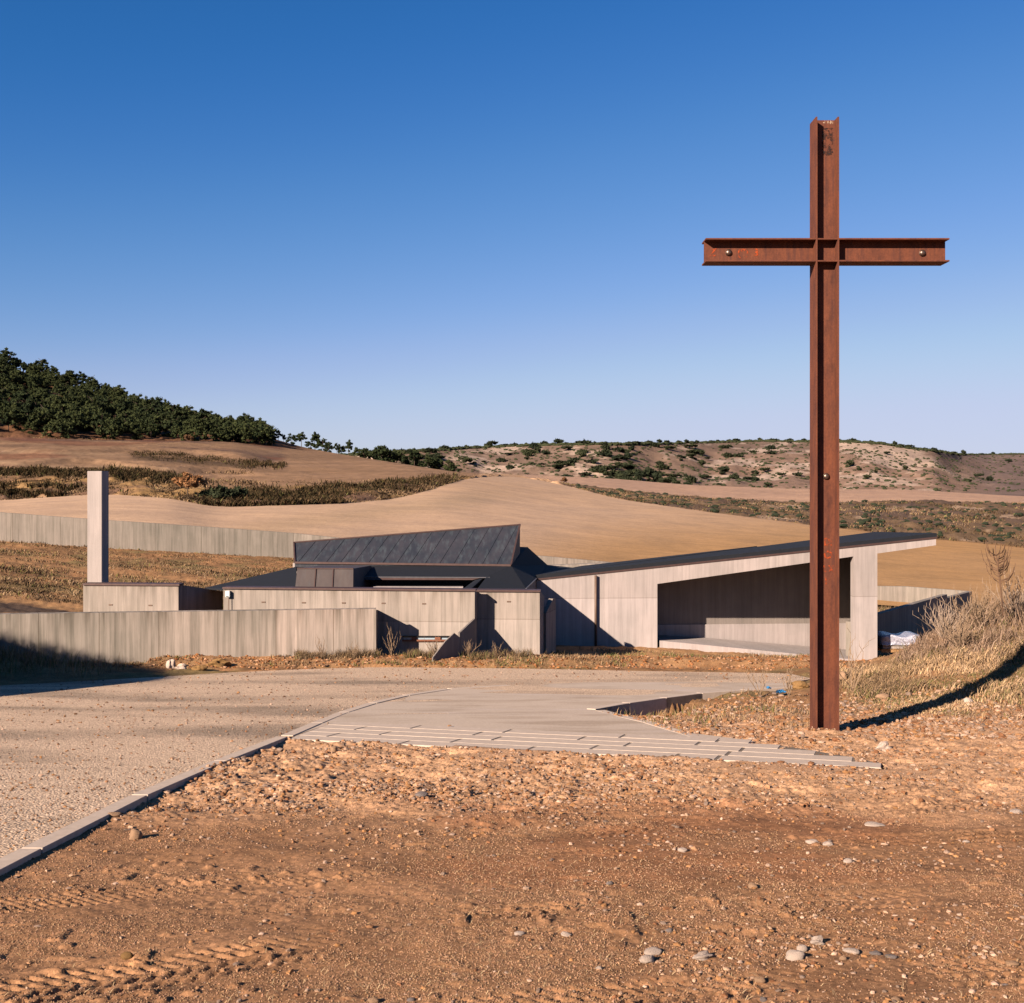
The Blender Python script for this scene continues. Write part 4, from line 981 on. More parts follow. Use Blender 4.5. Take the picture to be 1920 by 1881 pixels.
def dens(x, y):
    return dirt_mask(x, y) * (.04 + .18 * sm(.45, .7, fbm(x * .6, y * .9, 102, 3)) + .80 * sm(8.4, 9.8, y) ) * (.25 + .75 * sm(.35, .6, fbm(x * .9, y * .9, 101, 3)))
x, y = sample(120000, 4.4, 19, dens=dens)
z = ground_h(x, y); s = (.0035 + .015 * rng.random(len(x)) ** 3.5 + .006 * sm(8.5, 10, y) * rng.random(len(x))) * (.5 + y / 14)
scatter_stones('gravel', np.stack([x, y, z + s * .25], 1), s, pal[rng.integers(0, 7, len(x))] * rng.uniform(.7, 1.15, (len(x), 1)), 'fine tan gravel strewn over the foreground dirt')
# fine grit: octahedra a few millimetres across
oc_v = np.array([(1, 0, 0), (0, 1, 0), (-1, 0, 0), (0, -1, 0), (0, 0, 1), (0, 0, -1)], float); oc_f = np.array([(0, 1, 4), (1, 2, 4), (2, 3, 4), (3, 0, 4), (1, 0, 5), (2, 1, 5), (3, 2, 5), (0, 3, 5)])
x, y = sample(150000, 4.4, 14, dens=lambda x, y: dirt_mask(x, y) * (.12 + .88 * sm(.38, .62, fbm(x * 1.3, y * 1.6, 104, 4))))
z = ground_h(x, y); n = len(x); s = rng.uniform(.002, .0055, n) * (.5 + y / 11)
v = oc_v[None] * (1 + .7 * (rng.random((n, 6, 1)) - .5)) * (s[:, None] * rng.uniform(.6, 1.4, (n, 3)))[:, None, :]
a = rng.random(n) * 6.283; ca, sa = np.cos(a)[:, None], np.sin(a)[:, None]
v = np.stack([v[..., 0] * ca - v[..., 1] * sa, v[..., 0] * sa + v[..., 1] * ca, v[..., 2]], 2) + np.stack([x, y, z + s * .2], 1)[:, None, :]
gc = np.array([.48, .328, .215]) * rng.uniform(.55, 1.25, (n, 1)) * (1 + .12 * (rng.random((n, 3)) - .5))
tag(link('grit', npmesh('grit', v.reshape(-1, 3), (oc_f[None] + (np.arange(n) * 6)[:, None, None]).reshape(-1, 3), M['gravel'], np.repeat(gc, 6, 0))), 'fine brown grit on the near dirt', 'grit', kind='stuff')
x, y = sample(16000, 6, 27, u0=-.55, u1=.3, dens=lambda x, y: inpoly(x, y, road) * .9)
s = (.004 + .010 * rng.random(len(x)) ** 3) * (.5 + y / 16)
scatter_stones('road_gravel', np.stack([x, y, G(y) + s * .3], 1), s, pal[rng.integers(0, 7, len(x))] * rng.uniform(.55, 1.1, (len(x), 1)), 'loose gravel scattered on the road surface')
x, y = sample(9000, 25.9, 29.3, u0=-.5, u1=.33, dens=lambda x, y: dirt_mask(x, y))
s = .010 + .035 * rng.random(len(x)) ** 3
scatter_stones('verge_rubble', np.stack([x, y, ground_h(x, y) + s * .3], 1), s, pal[rng.integers(0, 7, len(x))] * np.array([1.0, .85, .7]) * rng.uniform(.6, 1.1, (len(x), 1)), 'orange rubble along the foot of the walls')
x, y = sample(5000, 13.5, 20, u0=.12, u1=.55, dens=lambda x, y: dirt_mask(x, y))
s = .010 + .035 * rng.random(len(x)) ** 4
scatter_stones('wedge_rubble', np.stack([x, y, ground_h(x, y) + s * .3], 1), s, pal[rng.integers(0, 7, len(x))] * rng.uniform(.7, 1.1, (len(x), 1)), 'rubble around the foot of the cross')

def blades(x, y, z, h, wd, lean, az, curve=.5):
    """bent blades: 5 vertices, 3 triangles each"""
    n = len(x); dx, dy = np.cos(az), np.sin(az); pxv, pyv = -np.sin(az + .6), np.cos(az + .6)
    m = .5; bx, by, bz = x, y, z - .02
    mx, my, mz = x + dx * lean * h * m * (1 - curve * .5), y + dy * lean * h * m * (1 - curve * .5), z + h * .55
    tx, ty, tz = x + dx * lean * h, y + dy * lean * h, z + h * np.sqrt(np.clip(1 - lean ** 2 * .6, .1, 1))
    a = wd / 2
    V = np.stack([np.stack([bx - pxv * a, by - pyv * a, bz], 1), np.stack([bx + pxv * a, by + pyv * a, bz], 1),
                  np.stack([mx - pxv * a * .8, my - pyv * a * .8, mz], 1), np.stack([mx + pxv * a * .8, my + pyv * a * .8, mz], 1), np.stack([tx, ty, tz], 1)], 1)
    Fb = np.array([[0, 1, 3], [0, 3, 2], [2, 3, 4]])[None] + (np.arange(n) * 5)[:, None, None]
    return V.reshape(-1, 3), Fb.reshape(-1, 3)
straw = np.array([[.50, .36, .22], [.58, .43, .27], [.42, .29, .18], [.34, .24, .16], [.48, .36, .26]]); greens = np.array([[.16, .18, .06], [.22, .22, .09]])
def grass(name, x, y, hfun, h, wd, lean, label, green=.1, clump=None, tint=1.0, gnoise=True, palx=None, cat='grass', zz=None, kind='stuff'):
    n = len(x); z = hfun(x, y) if zz is None else zz
    az = rng.random(n) * 6.283; V, Fb = blades(x, y, z, h, wd, lean, az)
    pl_ = straw if palx is None else palx
    c = pl_[rng.integers(0, len(pl_), n)] * rng.uniform(.65, 1.1, (n, 1)) * tint
    g = rng.random(n) < green * (1.6 * sm(.4, .6, fbm(x * .7, y * .7, 111, 3)) if gnoise else 1)
    c[g] = greens[rng.integers(0, 2, g.sum())] * rng.uniform(.8, 1.3, (g.sum(), 1))
    o = link(name, npmesh(name, V, Fb, M['grass'], np.repeat(c, 5, 0)))
    return tag(o, label, cat, kind=kind)
def cl(x, y, s, seed, a=.4, b=.6): return sm(a, b, fbm(x * s, y * s, seed, 3))
# right bank: matted dry grass
def bank_d(x, y):
    px = 960 + F * x / y; m = dirt_mask(x, y)
    m = m * (1 - .85 * ((px < 1730) & (y > 25.5)))
    return m * sm(15.3, 17.5, y - .0 * x) * sm(1560, 1700, px + (y - 20) * 14) * (.15 + .85 * cl(x, y, .9, 120))
x, y = sample(150000, 14.5, 34, u0=.22, u1=.60, dens=bank_d)
h = rng.uniform(.03, .15, len(x)) * (.4 + 1.3 * cl(x, y, .6, 121)); 
grass('dry_grass', x, y, ground_h, h, .010 + .012 * rng.random(len(x)), rng.uniform(.5, 1.0, len(x)), 'matted straw-coloured dry grass covering the bank right of the cross', .12, tint=(.8 + .6 * cl(x, y, .8, 138))[:, None])
# brush on the bank
def brush_d(x, y):
    px = 960 + F * x / y; d = ((px - 1885) / 215) ** 2 + ((y - 25.5) / 4.2) ** 2
    return (d < 1) * (.3 + .7 * cl(x, y, 1.1, 122))
x, y = sample(17000, 20.5, 31, u0=.33, u1=.62, dens=brush_d)
px = 960 + F * x / y; d = ((px - 1895) / 215) ** 2 + ((y - 25.5) / 4.2) ** 2
h = rng.uniform(.12, .70, len(x)) * (1.15 - .75 * d) * (.5 + .8 * cl(x, y, 1.6, 139))
grass('dry_brush', x, y, ground_h, h, .010 + .010 * rng.random(len(x)), rng.uniform(.5, 1.0, len(x)), 'tangled grey-brown dry brush on the bank at the right edge', .02, palx=np.array([[.36, .26, .20], [.44, .32, .25], [.28, .20, .15], [.52, .40, .32]]), cat='brush')
# weeds along the walls and verges
x, y = sample(30000, 26.4, 29.3, u0=-.5, u1=.33, dens=lambda x, y: dirt_mask(x, y) * cl(x, y, .7, 123, .42, .6))
grass('verge_grass', x, y, ground_h, rng.uniform(.03, .12, len(x)), .010 + .012 * rng.random(len(x)), rng.uniform(.4, .98, len(x)), 'thin dry grass on the verge before the walls', .35, tint=.85)
x, y = sample(16000, 26.9, 28.6, u0=-.20, u1=.05, dens=lambda x, y: cl(x, y, 1.3, 124, .45, .6) * (np.abs(y - 27.6) < .6))
grass('verge_weeds', x, y, ground_h, rng.uniform(.05, .28, len(x)), .010, rng.uniform(.3, .95, len(x)), 'brown dead weeds along the end of the low wall', .15, tint=.6)
# planting wedge and verge of the lot
x, y = sample(3500, 14.5, 20, u0=.08, u1=.30, dens=lambda x, y: dirt_mask(x, y) * cl(x, y, 1.2, 125, .48, .6))
grass('wedge_grass', x, y, ground_h, rng.uniform(.03, .16, len(x)), .010, rng.uniform(.2, .9, len(x)), 'sparse dry grass in the planting wedge', .3)
x, y = sample(14000, 29.5, 34, u0=.0, u1=.40, dens=lambda x, y: cl(x, y, .6, 126, .5, .62))
grass('lot_grass', x, y, ground_h, rng.uniform(.03, .14, len(x)), .014, rng.uniform(.2, .9, len(x)), 'low greenish grass before the portico', .6)
# slope inside the back wall
x, y = sample(85000, 37, 59.5, u0=-.6, u1=.02, dens=lambda x, y: (.2 + .8 * cl(x, y * 1.5, .5, 127)) * (1 - .85 * np.exp(-((y - (49 - (960 + F * x / y) * .0075)) / 1.3) ** 2)))
grass('slope_grass', x, y, ground_h, rng.uniform(.03, .11, len(x)) * (.5 + 1.2 * cl(x, y * 1.5, .5, 136)), .035, rng.uniform(.6, .98, len(x)), 'brown and grey dry grass on the slope inside the back wall', .10, tint=(.42 + .42 * cl(x, y * 2.5, .45, 137, .35, .65))[:, None])
x, y = sample(9000, 54, 60, u0=.28, u1=.47); grass('slope_grass', x, y, ground_h, rng.uniform(.05, .5, len(x)), .03, rng.uniform(.3, .95, len(x)), 'dry grass behind the portico inside the far wall', .16, tint=.8)
# grass on the far banks
def far_pts(n, px0, px1, t0, t1):
    px = rng.uniform(px0, px1, n); t = rng.uniform(t0, t1, n); D, z = kz(px, t); return px, t, (px - 960) / F * D, D, z
from functools import partial
px, t, x, y, z = far_pts(60000, -160, 860, .99, 2.1)
k = rng.random(len(x)) < (.15 + .85 * cl(x, y, .25, 130)); px, t, x, y, z = [q[k] for q in (px, t, x, y, z)]
grass('bank_grass', x, y, None, rng.uniform(.10, .30, len(x)) * (.4 + 1.3 * cl(x, y, .3, 133)), .10, rng.uniform(.5, .98, len(x)), 'shaggy straw grass on the bank above the ploughed field', .03, tint=(.26 + .55 * cl(x, y, .35, 134, .4, .6))[:, None], zz=z)
px, t, x, y, z = far_pts(26000, -160, 480, 2.05, 3.05)
k = rng.random(len(x)) < cl(x, y, .12, 131, .48, .6); px, t, x, y, z = [q[k] for q in (px, t, x, y, z)]
grass('terrace_grass', x, y, None, rng.uniform(.1, .4, len(x)), .12, rng.uniform(.5, .98, len(x)), 'brown grass on the terraces below the pine wood', .03, tint=.55, zz=z)
px, t, x, y, z = far_pts(26000, 1050, 2100, 1.0, 2.0)
k = rng.random(len(x)) < (.1 + .9 * cl(x, y, .2, 132)); px, t, x, y, z = [q[k] for q in (px, t, x, y, z)]
grass('scrub_grass', x, y, None, rng.uniform(.1, .4, len(x)), .14, rng.uniform(.5, .98, len(x)), 'dark scrub between the golden field and the pink field', .05, tint=(.32 + .4 * cl(x, y, .12, 135, .4, .6))[:, None], zz=z)

tg = np.linspace(1.0, 3.2, 60)
def t_of(px, yt):
    D, z = kz(np.repeat(px, 60), np.tile(tg, len(px))); yy_ = (900 - F * z / D).reshape(-1, 60)
    return tg[np.argmin(np.abs(yy_ - yt[:, None]), 1)]
dk = np.array([[.085, .065, .035], [.12, .085, .05], [.055, .05, .028]])
bx_, by_ = [], []
for (pa, pb_, ya, yb2, thick, n) in ((205, 345, 889, 903, 4.5, 2600), (380, 640, 938, 934, 8, 5200), (640, 860, 930, 896, 5, 1500), (245, 340, 850, 858, 3.5, 1300), (330, 480, 858, 874, 2.2, 1300), (0, 200, 888, 893, 1.5, 1000), (460, 535, 868, 876, 2, 600), (0, 120, 926, 932, 1.2, 700), (0, 300, 884, 898, 3, 2600), (250, 470, 857, 876, 4, 2600), (0, 150, 912, 916, 1.5, 800), (560, 840, 921, 899, 2, 1400)):
    q = rng.random(n); bx_.append(pa + (pb_ - pa) * q + rng.normal(0, 4, n)); by_.append(ya + (yb2 - ya) * q + rng.normal(0, thick, n) + 3 * np.sin(q * 17 + pa))
bx_ = np.concatenate(bx_); by_ = np.concatenate(by_); bt = t_of(bx_, by_) + rng.uniform(-.015, .015, len(bx_)); D_, z_ = kz(bx_, bt); x = (bx_ - 960) / F * D_
grass('dark_brush', x, D_, None, rng.uniform(.2, .75, len(x)), .13, rng.uniform(.3, .95, len(x)), 'dark brown brush in lines along the scarps of the left slope', .02, palx=dk, cat='brush', zz=z_)

# bits of straw and tiny clods on the near dirt
x, y = sample(2600, 4.5, 14, dens=lambda x, y: dirt_mask(x, y) * cl(x, y, .8, 160, .45, .6))
V, Fb = blades(x, y, ground_h(x, y) + .012, rng.uniform(.02, .10, len(x)), np.full(len(x), .004), np.full(len(x), 1.0), rng.random(len(x)) * 6.283)
V = V.reshape(-1, 5, 3); V[:, 2:, 2] = V[:, :1, 2] + .022; V = V.reshape(-1, 3)
tag(link('straw_litter', npmesh('straw_litter', V, Fb, M['grass'], np.tile([.55, .43, .28], (len(V), 1)))), 'bits of straw littering the near dirt', 'litter', kind='stuff')

# ---------------------------------------------------------------- named plants
def twig_plant(name, px, py, D, hh, n, label, mat='bark', spread=.5, rad=.012, seed=1, base=None):
    r = random.Random(seed)
    p0 = Vector(((px - 960) / F * D, D, H1((px - 960) / F * D, D)))
    bm = bmesh.new()
    for k in range(n):
        a = r.random() * 6.283; l = r.uniform(.5, 1.0) * hh; s = spread * r.random()
        q = Vector((0, 0, 0)); d = Vector((math.cos(a) * s, math.sin(a) * s, 1)).normalized(); pts = [q.copy()]
        for i in range(4):
            q = q + d * l / 4; d = (d + Vector((r.uniform(-.25, .25), r.uniform(-.25, .25), r.uniform(-.1, .1)))).normalized(); pts.append(q.copy())
            if i > 0:
                e = (d + Vector((r.uniform(-1, 1), r.uniform(-1, 1), .2))).normalized()
                tube(bm, [q, q + e * l * .18, q + e * l * .18 + Vector((0, 0, l * .12))], [rad * .5, rad * .4, rad * .2], 3)
        tube(bm, pts, [rad, rad * .85, rad * .7, rad * .55, rad * .3], 3)
    o = link(name, bm_mesh(name, bm, M[mat])); o.location = p0; return tag(o, label, 'weed' if 'weed' in name else 'bush')
M['bark2'] = m_plain('sapling_bark', (.13, .07, .04), 1, 0, .3, 20)
M['twig'] = m_plain('dry_twig', (.20, .13, .08), 1, 0, .3, 20)
M['twig_pale'] = m_plain('pale_twig', (.26, .185, .135), 1, 0, .2, 20)
for i, (px, D, hh, n, lb) in enumerate([(735, 28.0, .75, 9, 'dead weed with curved stems beside the end of the low wall'), (815, 27.4, .5, 14, 'dark dead weed clump left of the slanting fin wall'), (880, 27.6, .45, 16, 'dense dead weed clump below the shaded fin wall'),
        (605, 27.2, .55, 6, 'thin dead weed against the streaked low wall'), (665, 27.3, .4, 10, 'low brown weed near the right end of the low wall'), (930, 27.8, .35, 12, 'small dry weed before the dark wall recess'),
        (1592, 24.5, 1.3, 3, 'tall single dry weed stem right of the cross post'), (1425, 19.5, .7, 5, 'thin bare weed at the far point of the planting wedge'), (1480, 19.2, .6, 8, 'leafless weed left of the cross post by the road'),
        (1600, 20.0, .9, 7, 'dry weed with small seed heads in front of the portico pier'), (50, 24.0, .5, 9, 'dark weed on the shaded mound at the left edge')]):
    twig_plant('dry_weed', px, 0, D, hh, n, lb, 'twig', .6, .011, 40 + i)
for i, (px, D, hh, n, lb) in enumerate([(1770, 24.8, .9, 50, 'pale leafless bush on the left flank of the brush'), (1835, 25.0, 1.0, 60, 'grey leafless bush between the pale bush and the dead sapling'), (1905, 25.2, 1.0, 50, 'leafless bush behind the dead sapling at the right edge'), (1800, 23.2, .8, 45, 'low twiggy bush in front of the pale one on the bank')]):
    twig_plant('leafless_bush', px, 0, D, hh, n, lb, 'twig_pale' if i % 2 == 0 else 'twig', 1.3, .013, 70 + i)
# dead sapling (candelabra shaped)
D0 = 24.4; x0 = (1881 - 960) / F * D0; zb = H1(x0, D0); top = P(1868, 1085, D0)
r = random.Random(5); sp = empty('dead_sapling', (x0, D0, zb), 'tall dead sapling with upturned bare twigs rising from the brush', 'sapling')
bm = bmesh.new(); st = [Vector((x0, D0, zb)), P(1882, 1170, D0), P(1878, 1120, D0), P(1873, 1072, D0), P(1868, 1040, D0)]
tube(bm, st, [.022, .018, .018, .02, .012], 6); part('stem', bm_mesh('stem', bm, M['bark2']), sp)
bm = bmesh.new()
for k in range(44):
    f = r.random(); b0 = st[3].lerp(st[4], f) if k % 3 else st[2].lerp(st[3], .5 + .5 * f); a = r.random() * 6.283; L = r.uniform(.24, .46) * (1.1 - .3 * f)
    dd = Vector((math.cos(a), math.sin(a), .45)).normalized()
    p1 = b0 + dd * L * .5; p2 = p1 + (dd + Vector((0, 0, .9))).normalized() * L * .35; p3 = p2 + Vector((dd.x * .25, dd.y * .25, 1)).normalized() * L * .5
    tube(bm, [b0, p1, p2, p3], [.012, .011, .009, .005], 4)
part('twigs', bm_mesh('twigs', bm, M['bark2']), sp)

# ---------------------------------------------------------------- trees
def crown_mesh(name, mat, R_, H_, clumps, per, leaf, seed, zoff=0.0, flat=1.0):
    g = np.random.default_rng(seed); V = []; n_t = 0
    for k in range(clumps):
        u = g.normal(size=3); u /= np.linalg.norm(u); u[2] = abs(u[2]) * .9 if g.random() < .75 else u[2] * .6
        rad = g.uniform(.35, 1.0) ** .5
        lump = 1 + .35 * math.sin(3 * math.atan2(u[1], u[0]) + seed)
        c0 = np.array([u[0] * R_ * rad * lump, u[1] * R_ * rad * lump, zoff + H_ * (.42 + .52 * u[2] * rad)])
        cs = g.uniform(.16, .34) * R_ * np.array([1.15, 1.15, .75 * flat])
        d = g.normal(size=(per, 3)); d /= np.linalg.norm(d, axis=1)[:, None]; d *= g.uniform(.5, 1, (per, 1))
        pc_ = c0 + d * cs
        a = g.normal(size=(per, 3)); a[:, 2] = np.abs(a[:, 2]) + .2; a /= np.linalg.norm(a, axis=1)[:, None]
        b = np.cross(a, d + 1e-3); b /= np.linalg.norm(b, axis=1)[:, None] + 1e-9
        s = leaf * g.uniform(.6, 1.3, (per, 1))
        V.append(np.stack([pc_ - b * s * .5, pc_ + b * s * .5, pc_ + a * s * 1.3], 1).reshape(-1, 3)); n_t += per
    V = np.concatenate(V); return npmesh(name, V, np.arange(n_t * 3).reshape(-1, 3), mat)
def trunk_mesh(name, H_, r0, seed, limbs=4, mat='bark'):
    r = random.Random(seed); bm = bmesh.new()
    pts = [Vector((0, 0, -.4)), Vector((r.uniform(-.1, .1), r.uniform(-.1, .1), H_ * .35)), Vector((r.uniform(-.3, .3), r.uniform(-.3, .3), H_ * .75))]
    tube(bm, pts, [r0, r0 * .8, r0 * .4], 6)
    for k in range(limbs):
        a = r.random() * 6.28; b0 = pts[1].lerp(pts[2], r.random()); tube(bm, [b0, b0 + Vector((math.cos(a), math.sin(a), .6)) * H_ * .25], [r0 * .4, r0 * .15], 4)
    return bm_mesh(name, bm, M[mat])
pines = []
for i in range(6):
    H_ = [6.0, 7.2, 5.2, 7.6, 5.6, 6.4][i]; Rr = [2.0, 1.8, 2.3, 2.1, 1.7, 2.5][i]
    pines.append((crown_mesh('crown', M['pine'], Rr, H_ * 1.1, 26, 58, .42, 200 + i, zoff=-H_ * .10), trunk_mesh('trunk', H_, .16, 300 + i)))
def put_pine(px, t, sc, label, group, i=None, dz=0):
    D, z = kz(np.array([px]), np.array([t])); D = float(D[0]); z = float(z[0]) + dz
    i = rng.integers(0, 6) if i is None else i
    e = bpy.data.objects.new('pine_tree', None); C.objects.link(e); e.location = ((px - 960) / F * D, D, z - .2); sc = sc * .70; e.scale = (sc * rng.uniform(.8, 1.2),) * 2 + (sc,)
    e.rotation_euler = (0, 0, rng.random() * 6.28); tag(e, label, 'pine tree', group)
    for nm, me in (('crown', pines[i][0]), ('trunk', pines[i][1])):
        o = bpy.data.objects.new(nm, me); C.objects.link(o); o.parent = e
def ordn3(k): return f'{k + 1}' + {1: 'st', 2: 'nd', 3: 'rd'}.get((k + 1) % 10 if (k + 1) not in (11, 12, 13) else 0, 'th')
gP = 'pines in the wood on the left hillside'
cnt = 0; tries = 0; placed = []
while cnt < 218 and tries < 6000:
    tries += 1
    px = rng.uniform(-110, 500); t = 3.0 + rng.random() ** .9 * 1.03
    if t < 3.02 + .10 * float(vn(px / 40, 0, 7)) + max(0, (60 - px)) * .0006: continue
    if float(fbm(np.array([px / 45.]), np.array([t * 9]), 140, 3)[0]) < .40 and t > 3.2 and t < 3.9: continue
    D, z = kz(np.array([px]), np.array([t])); X_, Y_ = (px - 960) / F * float(D[0]), float(D[0])
    if any((X_ - a) ** 2 + (Y_ - b) ** 2 < 5.0 for a, b in placed): continue
    placed.append((X_, Y_)); cnt += 1
    band_ = 'lower edge' if t < 3.18 else ('lower third' if t < 3.36 else ('middle' if t < 3.55 else ('upper third' if t < 3.74 else ('below the crest' if t < 3.9 else 'crest'))))
    scp = rng.uniform(.75, 1.25); siz = 'short' if scp < .92 else ('mid-sized' if scp < 1.08 else 'tall')
    side = ['far left', 'left', 'above the tower', 'centre left', 'centre', 'right of centre', 'right end'][int(np.clip((px + 20) / 75, 0, 6))]
    put_pine(px, t, scp, f'{siz} dark pine in the hillside wood, {band_}, {side}', gP)
for k, px in enumerate(np.linspace(-60, 490, 42)):
    px = px + rng.uniform(-5, 5); put_pine(px, 3.96 + rng.uniform(-.03, .05), rng.uniform(.7, 1.25) * (1.12 if px < 250 else (1 if px < 300 else .88)), f'pine against the sky on the hill crest, {ordn3(k)} from the left edge', gP)
for k, px in enumerate((505, 520, 534, 549, 566, 580, 590, 604, 618, 630, 641, 655)):
    put_pine(px + rng.uniform(-3, 3), 3.97 + rng.uniform(-.04, .06), rng.uniform(.55, .78) * (1.2 if px in (590, 604) else 1), f'small skyline pine right of the wood, {ordn3(k)} from the left in its thin row', 'small pines on the skyline right of the wood')
for k, px in enumerate(np.linspace(672, 852, 24)):
    put_pine(px + rng.uniform(-5, 5), 4.05 + rng.uniform(0, .25), rng.uniform(.66, .95) * (1.15 if 690 < px < 720 else 1), f'yellowish green pine peeping over the second field, {ordn3(k)} from the left', 'pines behind the second field', dz=.7)

# the rest of the wood, too dense to tell apart
g3 = np.random.default_rng(31); Vs = []
for k in range(620):
    px = g3.uniform(-140, 505); t = 3.04 + g3.random() ** .9 * .98
    if float(fbm(np.array([px / 45.]), np.array([t * 9]), 140, 3)[0]) < .40 and 3.15 < t < 3.9: continue
    D, z = kz(np.array([px]), np.array([t])); D = float(D[0]); me = pines[k % 6][0]; n_ = len(me.vertices); A = np.empty(n_ * 3, np.float32); me.vertices.foreach_get('co', A); A = A.reshape(-1, 9)
    A = A[g3.random(len(A)) < .5].reshape(-1, 3).astype(float); a = g3.random() * 6.28; q = g3.uniform(.45, .8); ca, sa = math.cos(a) * q, math.sin(a) * q
    Vs.append(np.stack([A[:, 0] * ca - A[:, 1] * sa + (px - 960) / F * D, A[:, 0] * sa + A[:, 1] * ca + D, A[:, 2] * q + float(z[0]) - .3], 1))
Vs = np.concatenate(Vs)
tag(link('pine_wood', npmesh('pine_wood', Vs, np.arange(len(Vs)).reshape(-1, 3), M['pine'])), 'dense young pines filling the wood on the left hillside', 'wood', kind='stuff')

# copper-leaved bush and dark bush on the bank
def bush(name, px, D, z, R_, H_, mat, label, cat, seed, cl_=26, per=60, leaf=.22):
    e = empty(name, ((px - 960) / F * D, D, z), label, cat)
    o = link('crown', crown_mesh('crown', M[mat], R_, H_, cl_, per, leaf, seed), e)
    tr = link('trunk', trunk_mesh('trunk', H_, .07, seed), e); return e
D_, z_ = kz(np.array([352.]), np.array([1.45])); bush('leafy_bush', 352, float(D_[0]) - 3, float(z_[0]) - .7, 1.25, 3.0, 'rust_leaf', 'copper brown leafy bush on the bank right of the chapel tower', 'bush', 401, 30, 70, .16)
D_, z_ = kz(np.array([405.]), np.array([1.3])); bush('dark_bush', 415, float(D_[0]), float(z_[0]) - .4, 1.6, 1.7, 'oak', 'low dark evergreen bush in the hollow right of the copper bush', 'bush', 402, 26, 70, .25)
D_, z_ = kz(np.array([1058.]), np.array([2.0])); bush('leafy_bush', 1058, float(D_[0]), float(z_[0]), .5, 1.1, 'rust_leaf', 'tiny reddish bush at the left tip of the scrub strip between fields', 'bush', 403, 12, 30, .2)
D_, z_ = kz(np.array([352.]), np.array([3.0])); bush('leafy_bush', 352, float(D_[0]), float(z_[0]), .9, 1.8, 'rust_leaf', 'small orange bush at the lower edge of the pine wood', 'bush', 404, 12, 40, .3)

# evergreen oaks dotted over the far ridge
oaks = [crown_mesh('ridge_oak', M['oak'], 2.6, 3.6 + .4 * i, 14, 26, 1.1, 500 + i, zoff=-.3) for i in range(5)]
def put_oak(px, t, sc, label, group='evergreen oaks on the far ridge'):
    x, D, z = ridge_pt(np.array([px]), np.array([t]))
    o = bpy.data.objects.new('evergreen_oak', oaks[rng.integers(0, 5)]); C.objects.link(o); o.location = (float(x[0]), float(D[0]), float(z[0]) - .3)
    o.scale = (sc * rng.uniform(.8, 1.5), sc, sc * rng.uniform(.65, .95)); o.rotation_euler = (0, 0, rng.uniform(-.6, .6)); tag(o, label, 'oak tree', group)
n = 0
while n < 185:
    px = rng.uniform(700, 1900); t = rng.uniform(.12, .97)
    d = .42 * math.exp(-((px - 1000) / 170) ** 2) + .45 * math.exp(-((px - 1240) / 120) ** 2) + .30 + .35 * math.exp(-((px - 790) / 60) ** 2)
    d *= float(.65 + .6 * cl(np.array([px / 50.]), np.array([t * 5]), 1, 150)[0])
    if px > 1500: d *= .45
    if rng.random() > d: continue
    n += 1
    where = ['left tip', 'left shoulder', 'above the valley gap', 'left of the dense grove', 'around the dense grove', 'right of the grove', 'midway to the cross', 'just left of the cross', 'just right of the cross', 'on the chalk cliffs', 'right spur', 'far right'][int(np.clip((px - 700) / 100, 0, 11))]
    sc_o = rng.uniform(.45, 1.25)
    put_oak(px, t, sc_o, f'{"small" if sc_o < .8 else ("mid-sized" if sc_o < 1.2 else "large")} evergreen oak {"high" if t > .68 else ("midway" if t > .38 else "low")} on the far ridge, {where}')
n = 0
while n < 45:                                       # dense grove
    px = rng.normal(1170, 38); t = rng.normal(.38, .16) - (px - 1170) * .0018
    if not .08 < t < .8: continue
    n += 1; put_oak(px, t, rng.uniform(.8, 1.5), f'evergreen oak packed in the dense grove, {"upper" if t > .45 else "lower"} {"left" if px < 1150 else ("middle" if px < 1190 else "right")} part', 'evergreen oaks of the dense grove')
for k, px in enumerate(np.linspace(700, 1900, 64)):
    put_oak(px + rng.uniform(-8, 8), 1.0, rng.uniform(.5, 1.0) * (1.5 if rng.random() < .12 else 1), f'evergreen oak on the skyline of the far ridge, {ordn3(k)} from the left', 'evergreen oaks along the skyline of the far ridge')
# the thin hedge-like scrub of the skyline and the tiny shrubs, as one mass
N = 4400; px = rng.uniform(640, 2050, N); top_ = rng.random(N) < .42
t = np.where(top_, rng.uniform(.985, 1.02, N), rng.uniform(.08, 1, N)); x, D, z = ridge_pt(px, t)
sz = np.where(top_, rng.uniform(.9, 1.9, N), rng.uniform(.4, 1.1, N))
V = (ico_v[None] * (1 + .6 * (rng.random((N, 12, 1)) - .5))) * sz[:, None, None] * np.array([1.5, 1, .8]) + np.stack([x, D, z + sz * .3], 1)[:, None, :]
Fi = (ico_f[None] + (np.arange(N) * 12)[:, None, None]).reshape(-1, 3)
tag(link('ridge_scrub', npmesh('ridge_scrub', V.reshape(-1, 3), Fi, M['oak'])), 'low dark scrub on the skyline and slopes of the far ridge', 'scrub', kind='stuff')
px, t, x, y, z = far_pts(700, 1080, 2100, 1.05, 1.98); sz = rng.uniform(.12, .38, len(x))
V = (ico_v[None] * (1 + .7 * (rng.random((len(x), 12, 1)) - .5))) * sz[:, None, None] * np.array([1.4, 1, .8]) + np.stack([x, y, z + sz * .3], 1)[:, None, :]
Fi = (ico_f[None] + (np.arange(len(x)) * 12)[:, None, None]).reshape(-1, 3)
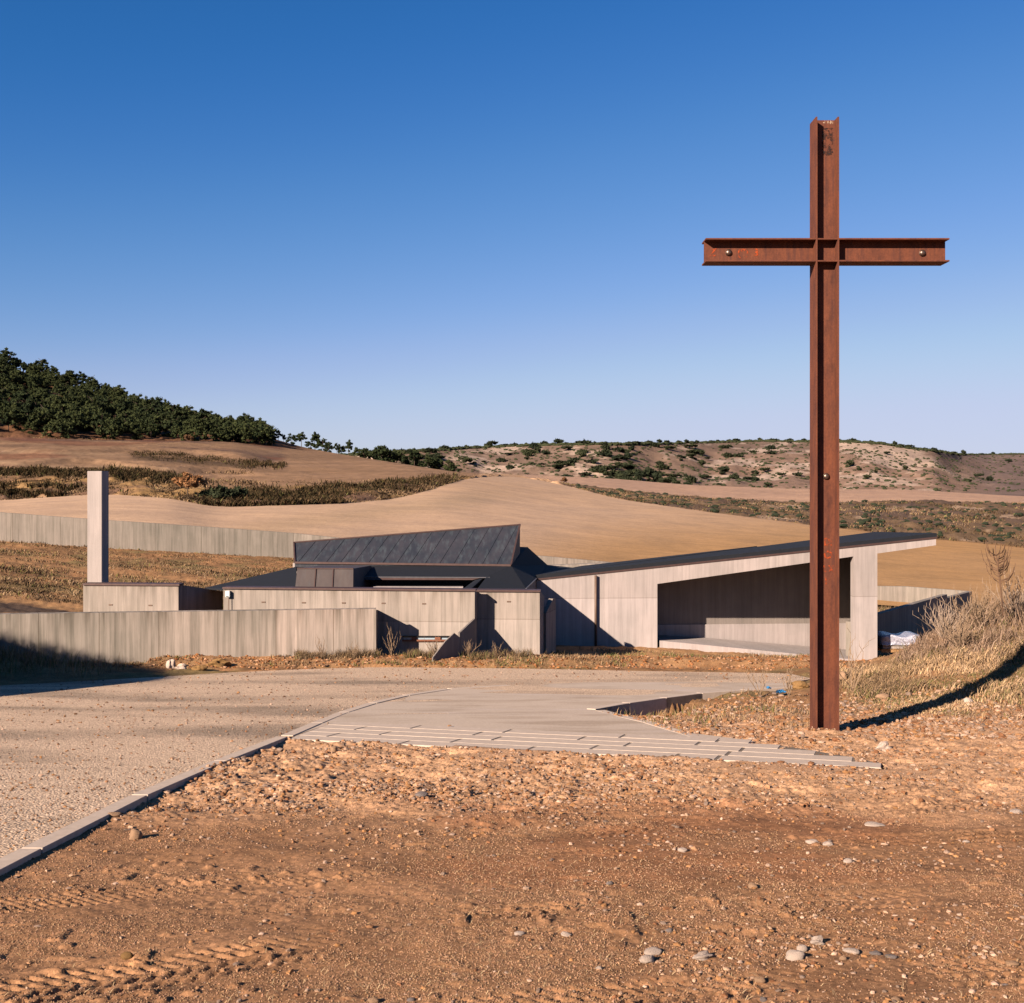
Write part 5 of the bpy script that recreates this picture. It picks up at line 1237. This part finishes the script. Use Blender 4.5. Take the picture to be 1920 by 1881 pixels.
tag(link('scrub_tufts', npmesh('scrub_tufts', V.reshape(-1, 3), Fi, M['oak'])), 'dark little shrubs in the scrub strip on the right', 'scrub', kind='stuff')

# ---------------------------------------------------------------- spoil bank left of the picture, whose shadow falls across the road
pts = [(-10.0, .0), (-10.3, 1.75), (-11.5, 2.35), (-13.5, 3.2), (-16, 4.1), (-20, 5.0), (-26, 5.6), (-34, 5.9), (-34, 0)]
yb = 19.15; NXs = 90; bm = bmesh.new()
xs = np.linspace(-34, -10.0, NXs); prof = np.interp(xs, [p[0] for p in pts[:-1]][::-1], [p[1] for p in pts[:-1]][::-1])
rws = []
for k, fy in enumerate((-2.6, -1.6, -.7, 0, .35, .5)):
    row = []
    for xx, hh in zip(xs, prof):
        f = [0, .35, .75, 1.0, .6, 0][k]; hz = hh * f * .94 + (float(vn(xx * 1.7, fy * 2, 6)) - .5) * .25 * (f > 0) * min(1, hh)
        row.append(bm.verts.new((xx + (0 if f > .9 else -.0), yb + fy, float(G(yb + fy)) - .3 * (f == 0) + hz)))
    rws.append(row)
for a, b in zip(rws, rws[1:]):
    for i in range(NXs - 1): bm.faces.new((a[i], a[i + 1], b[i + 1], b[i]))
me = bm_mesh('earth_bank', bm, M['clod']); o = link('earth_bank', me); tag(o, 'rough earth bank beside the road left of the picture', 'earth bank')
xs = rng.uniform(-30, -10.4, 9000); hh = np.interp(xs, [p[0] for p in pts[:-1]][::-1], [p[1] for p in pts[:-1]][::-1])
grass('bank_top_grass', xs, np.full(len(xs), yb) + rng.uniform(-.3, .3, len(xs)), None, rng.uniform(.1, .5, len(xs)), .012, rng.uniform(.1, .8, len(xs)), 'dry grass on top of the earth bank', .1, zz=G(yb) + hh * .94 - .15)
xs = rng.uniform(-14.5, -9.0, 7000); yv = rng.uniform(23.0, 26.3, 7000)
k = np.exp(-((xs + 12.3) ** 2 / 6 + (yv - 24.7) ** 2 / 1.6)) > rng.random(7000); xs, yv = xs[k], yv[k]
grass('mound_grass', xs, yv, ground_h, rng.uniform(.1, .45, len(xs)), .012, rng.uniform(.1, .8, len(xs)), 'dry grass on the shaded mound at the left edge', .2)
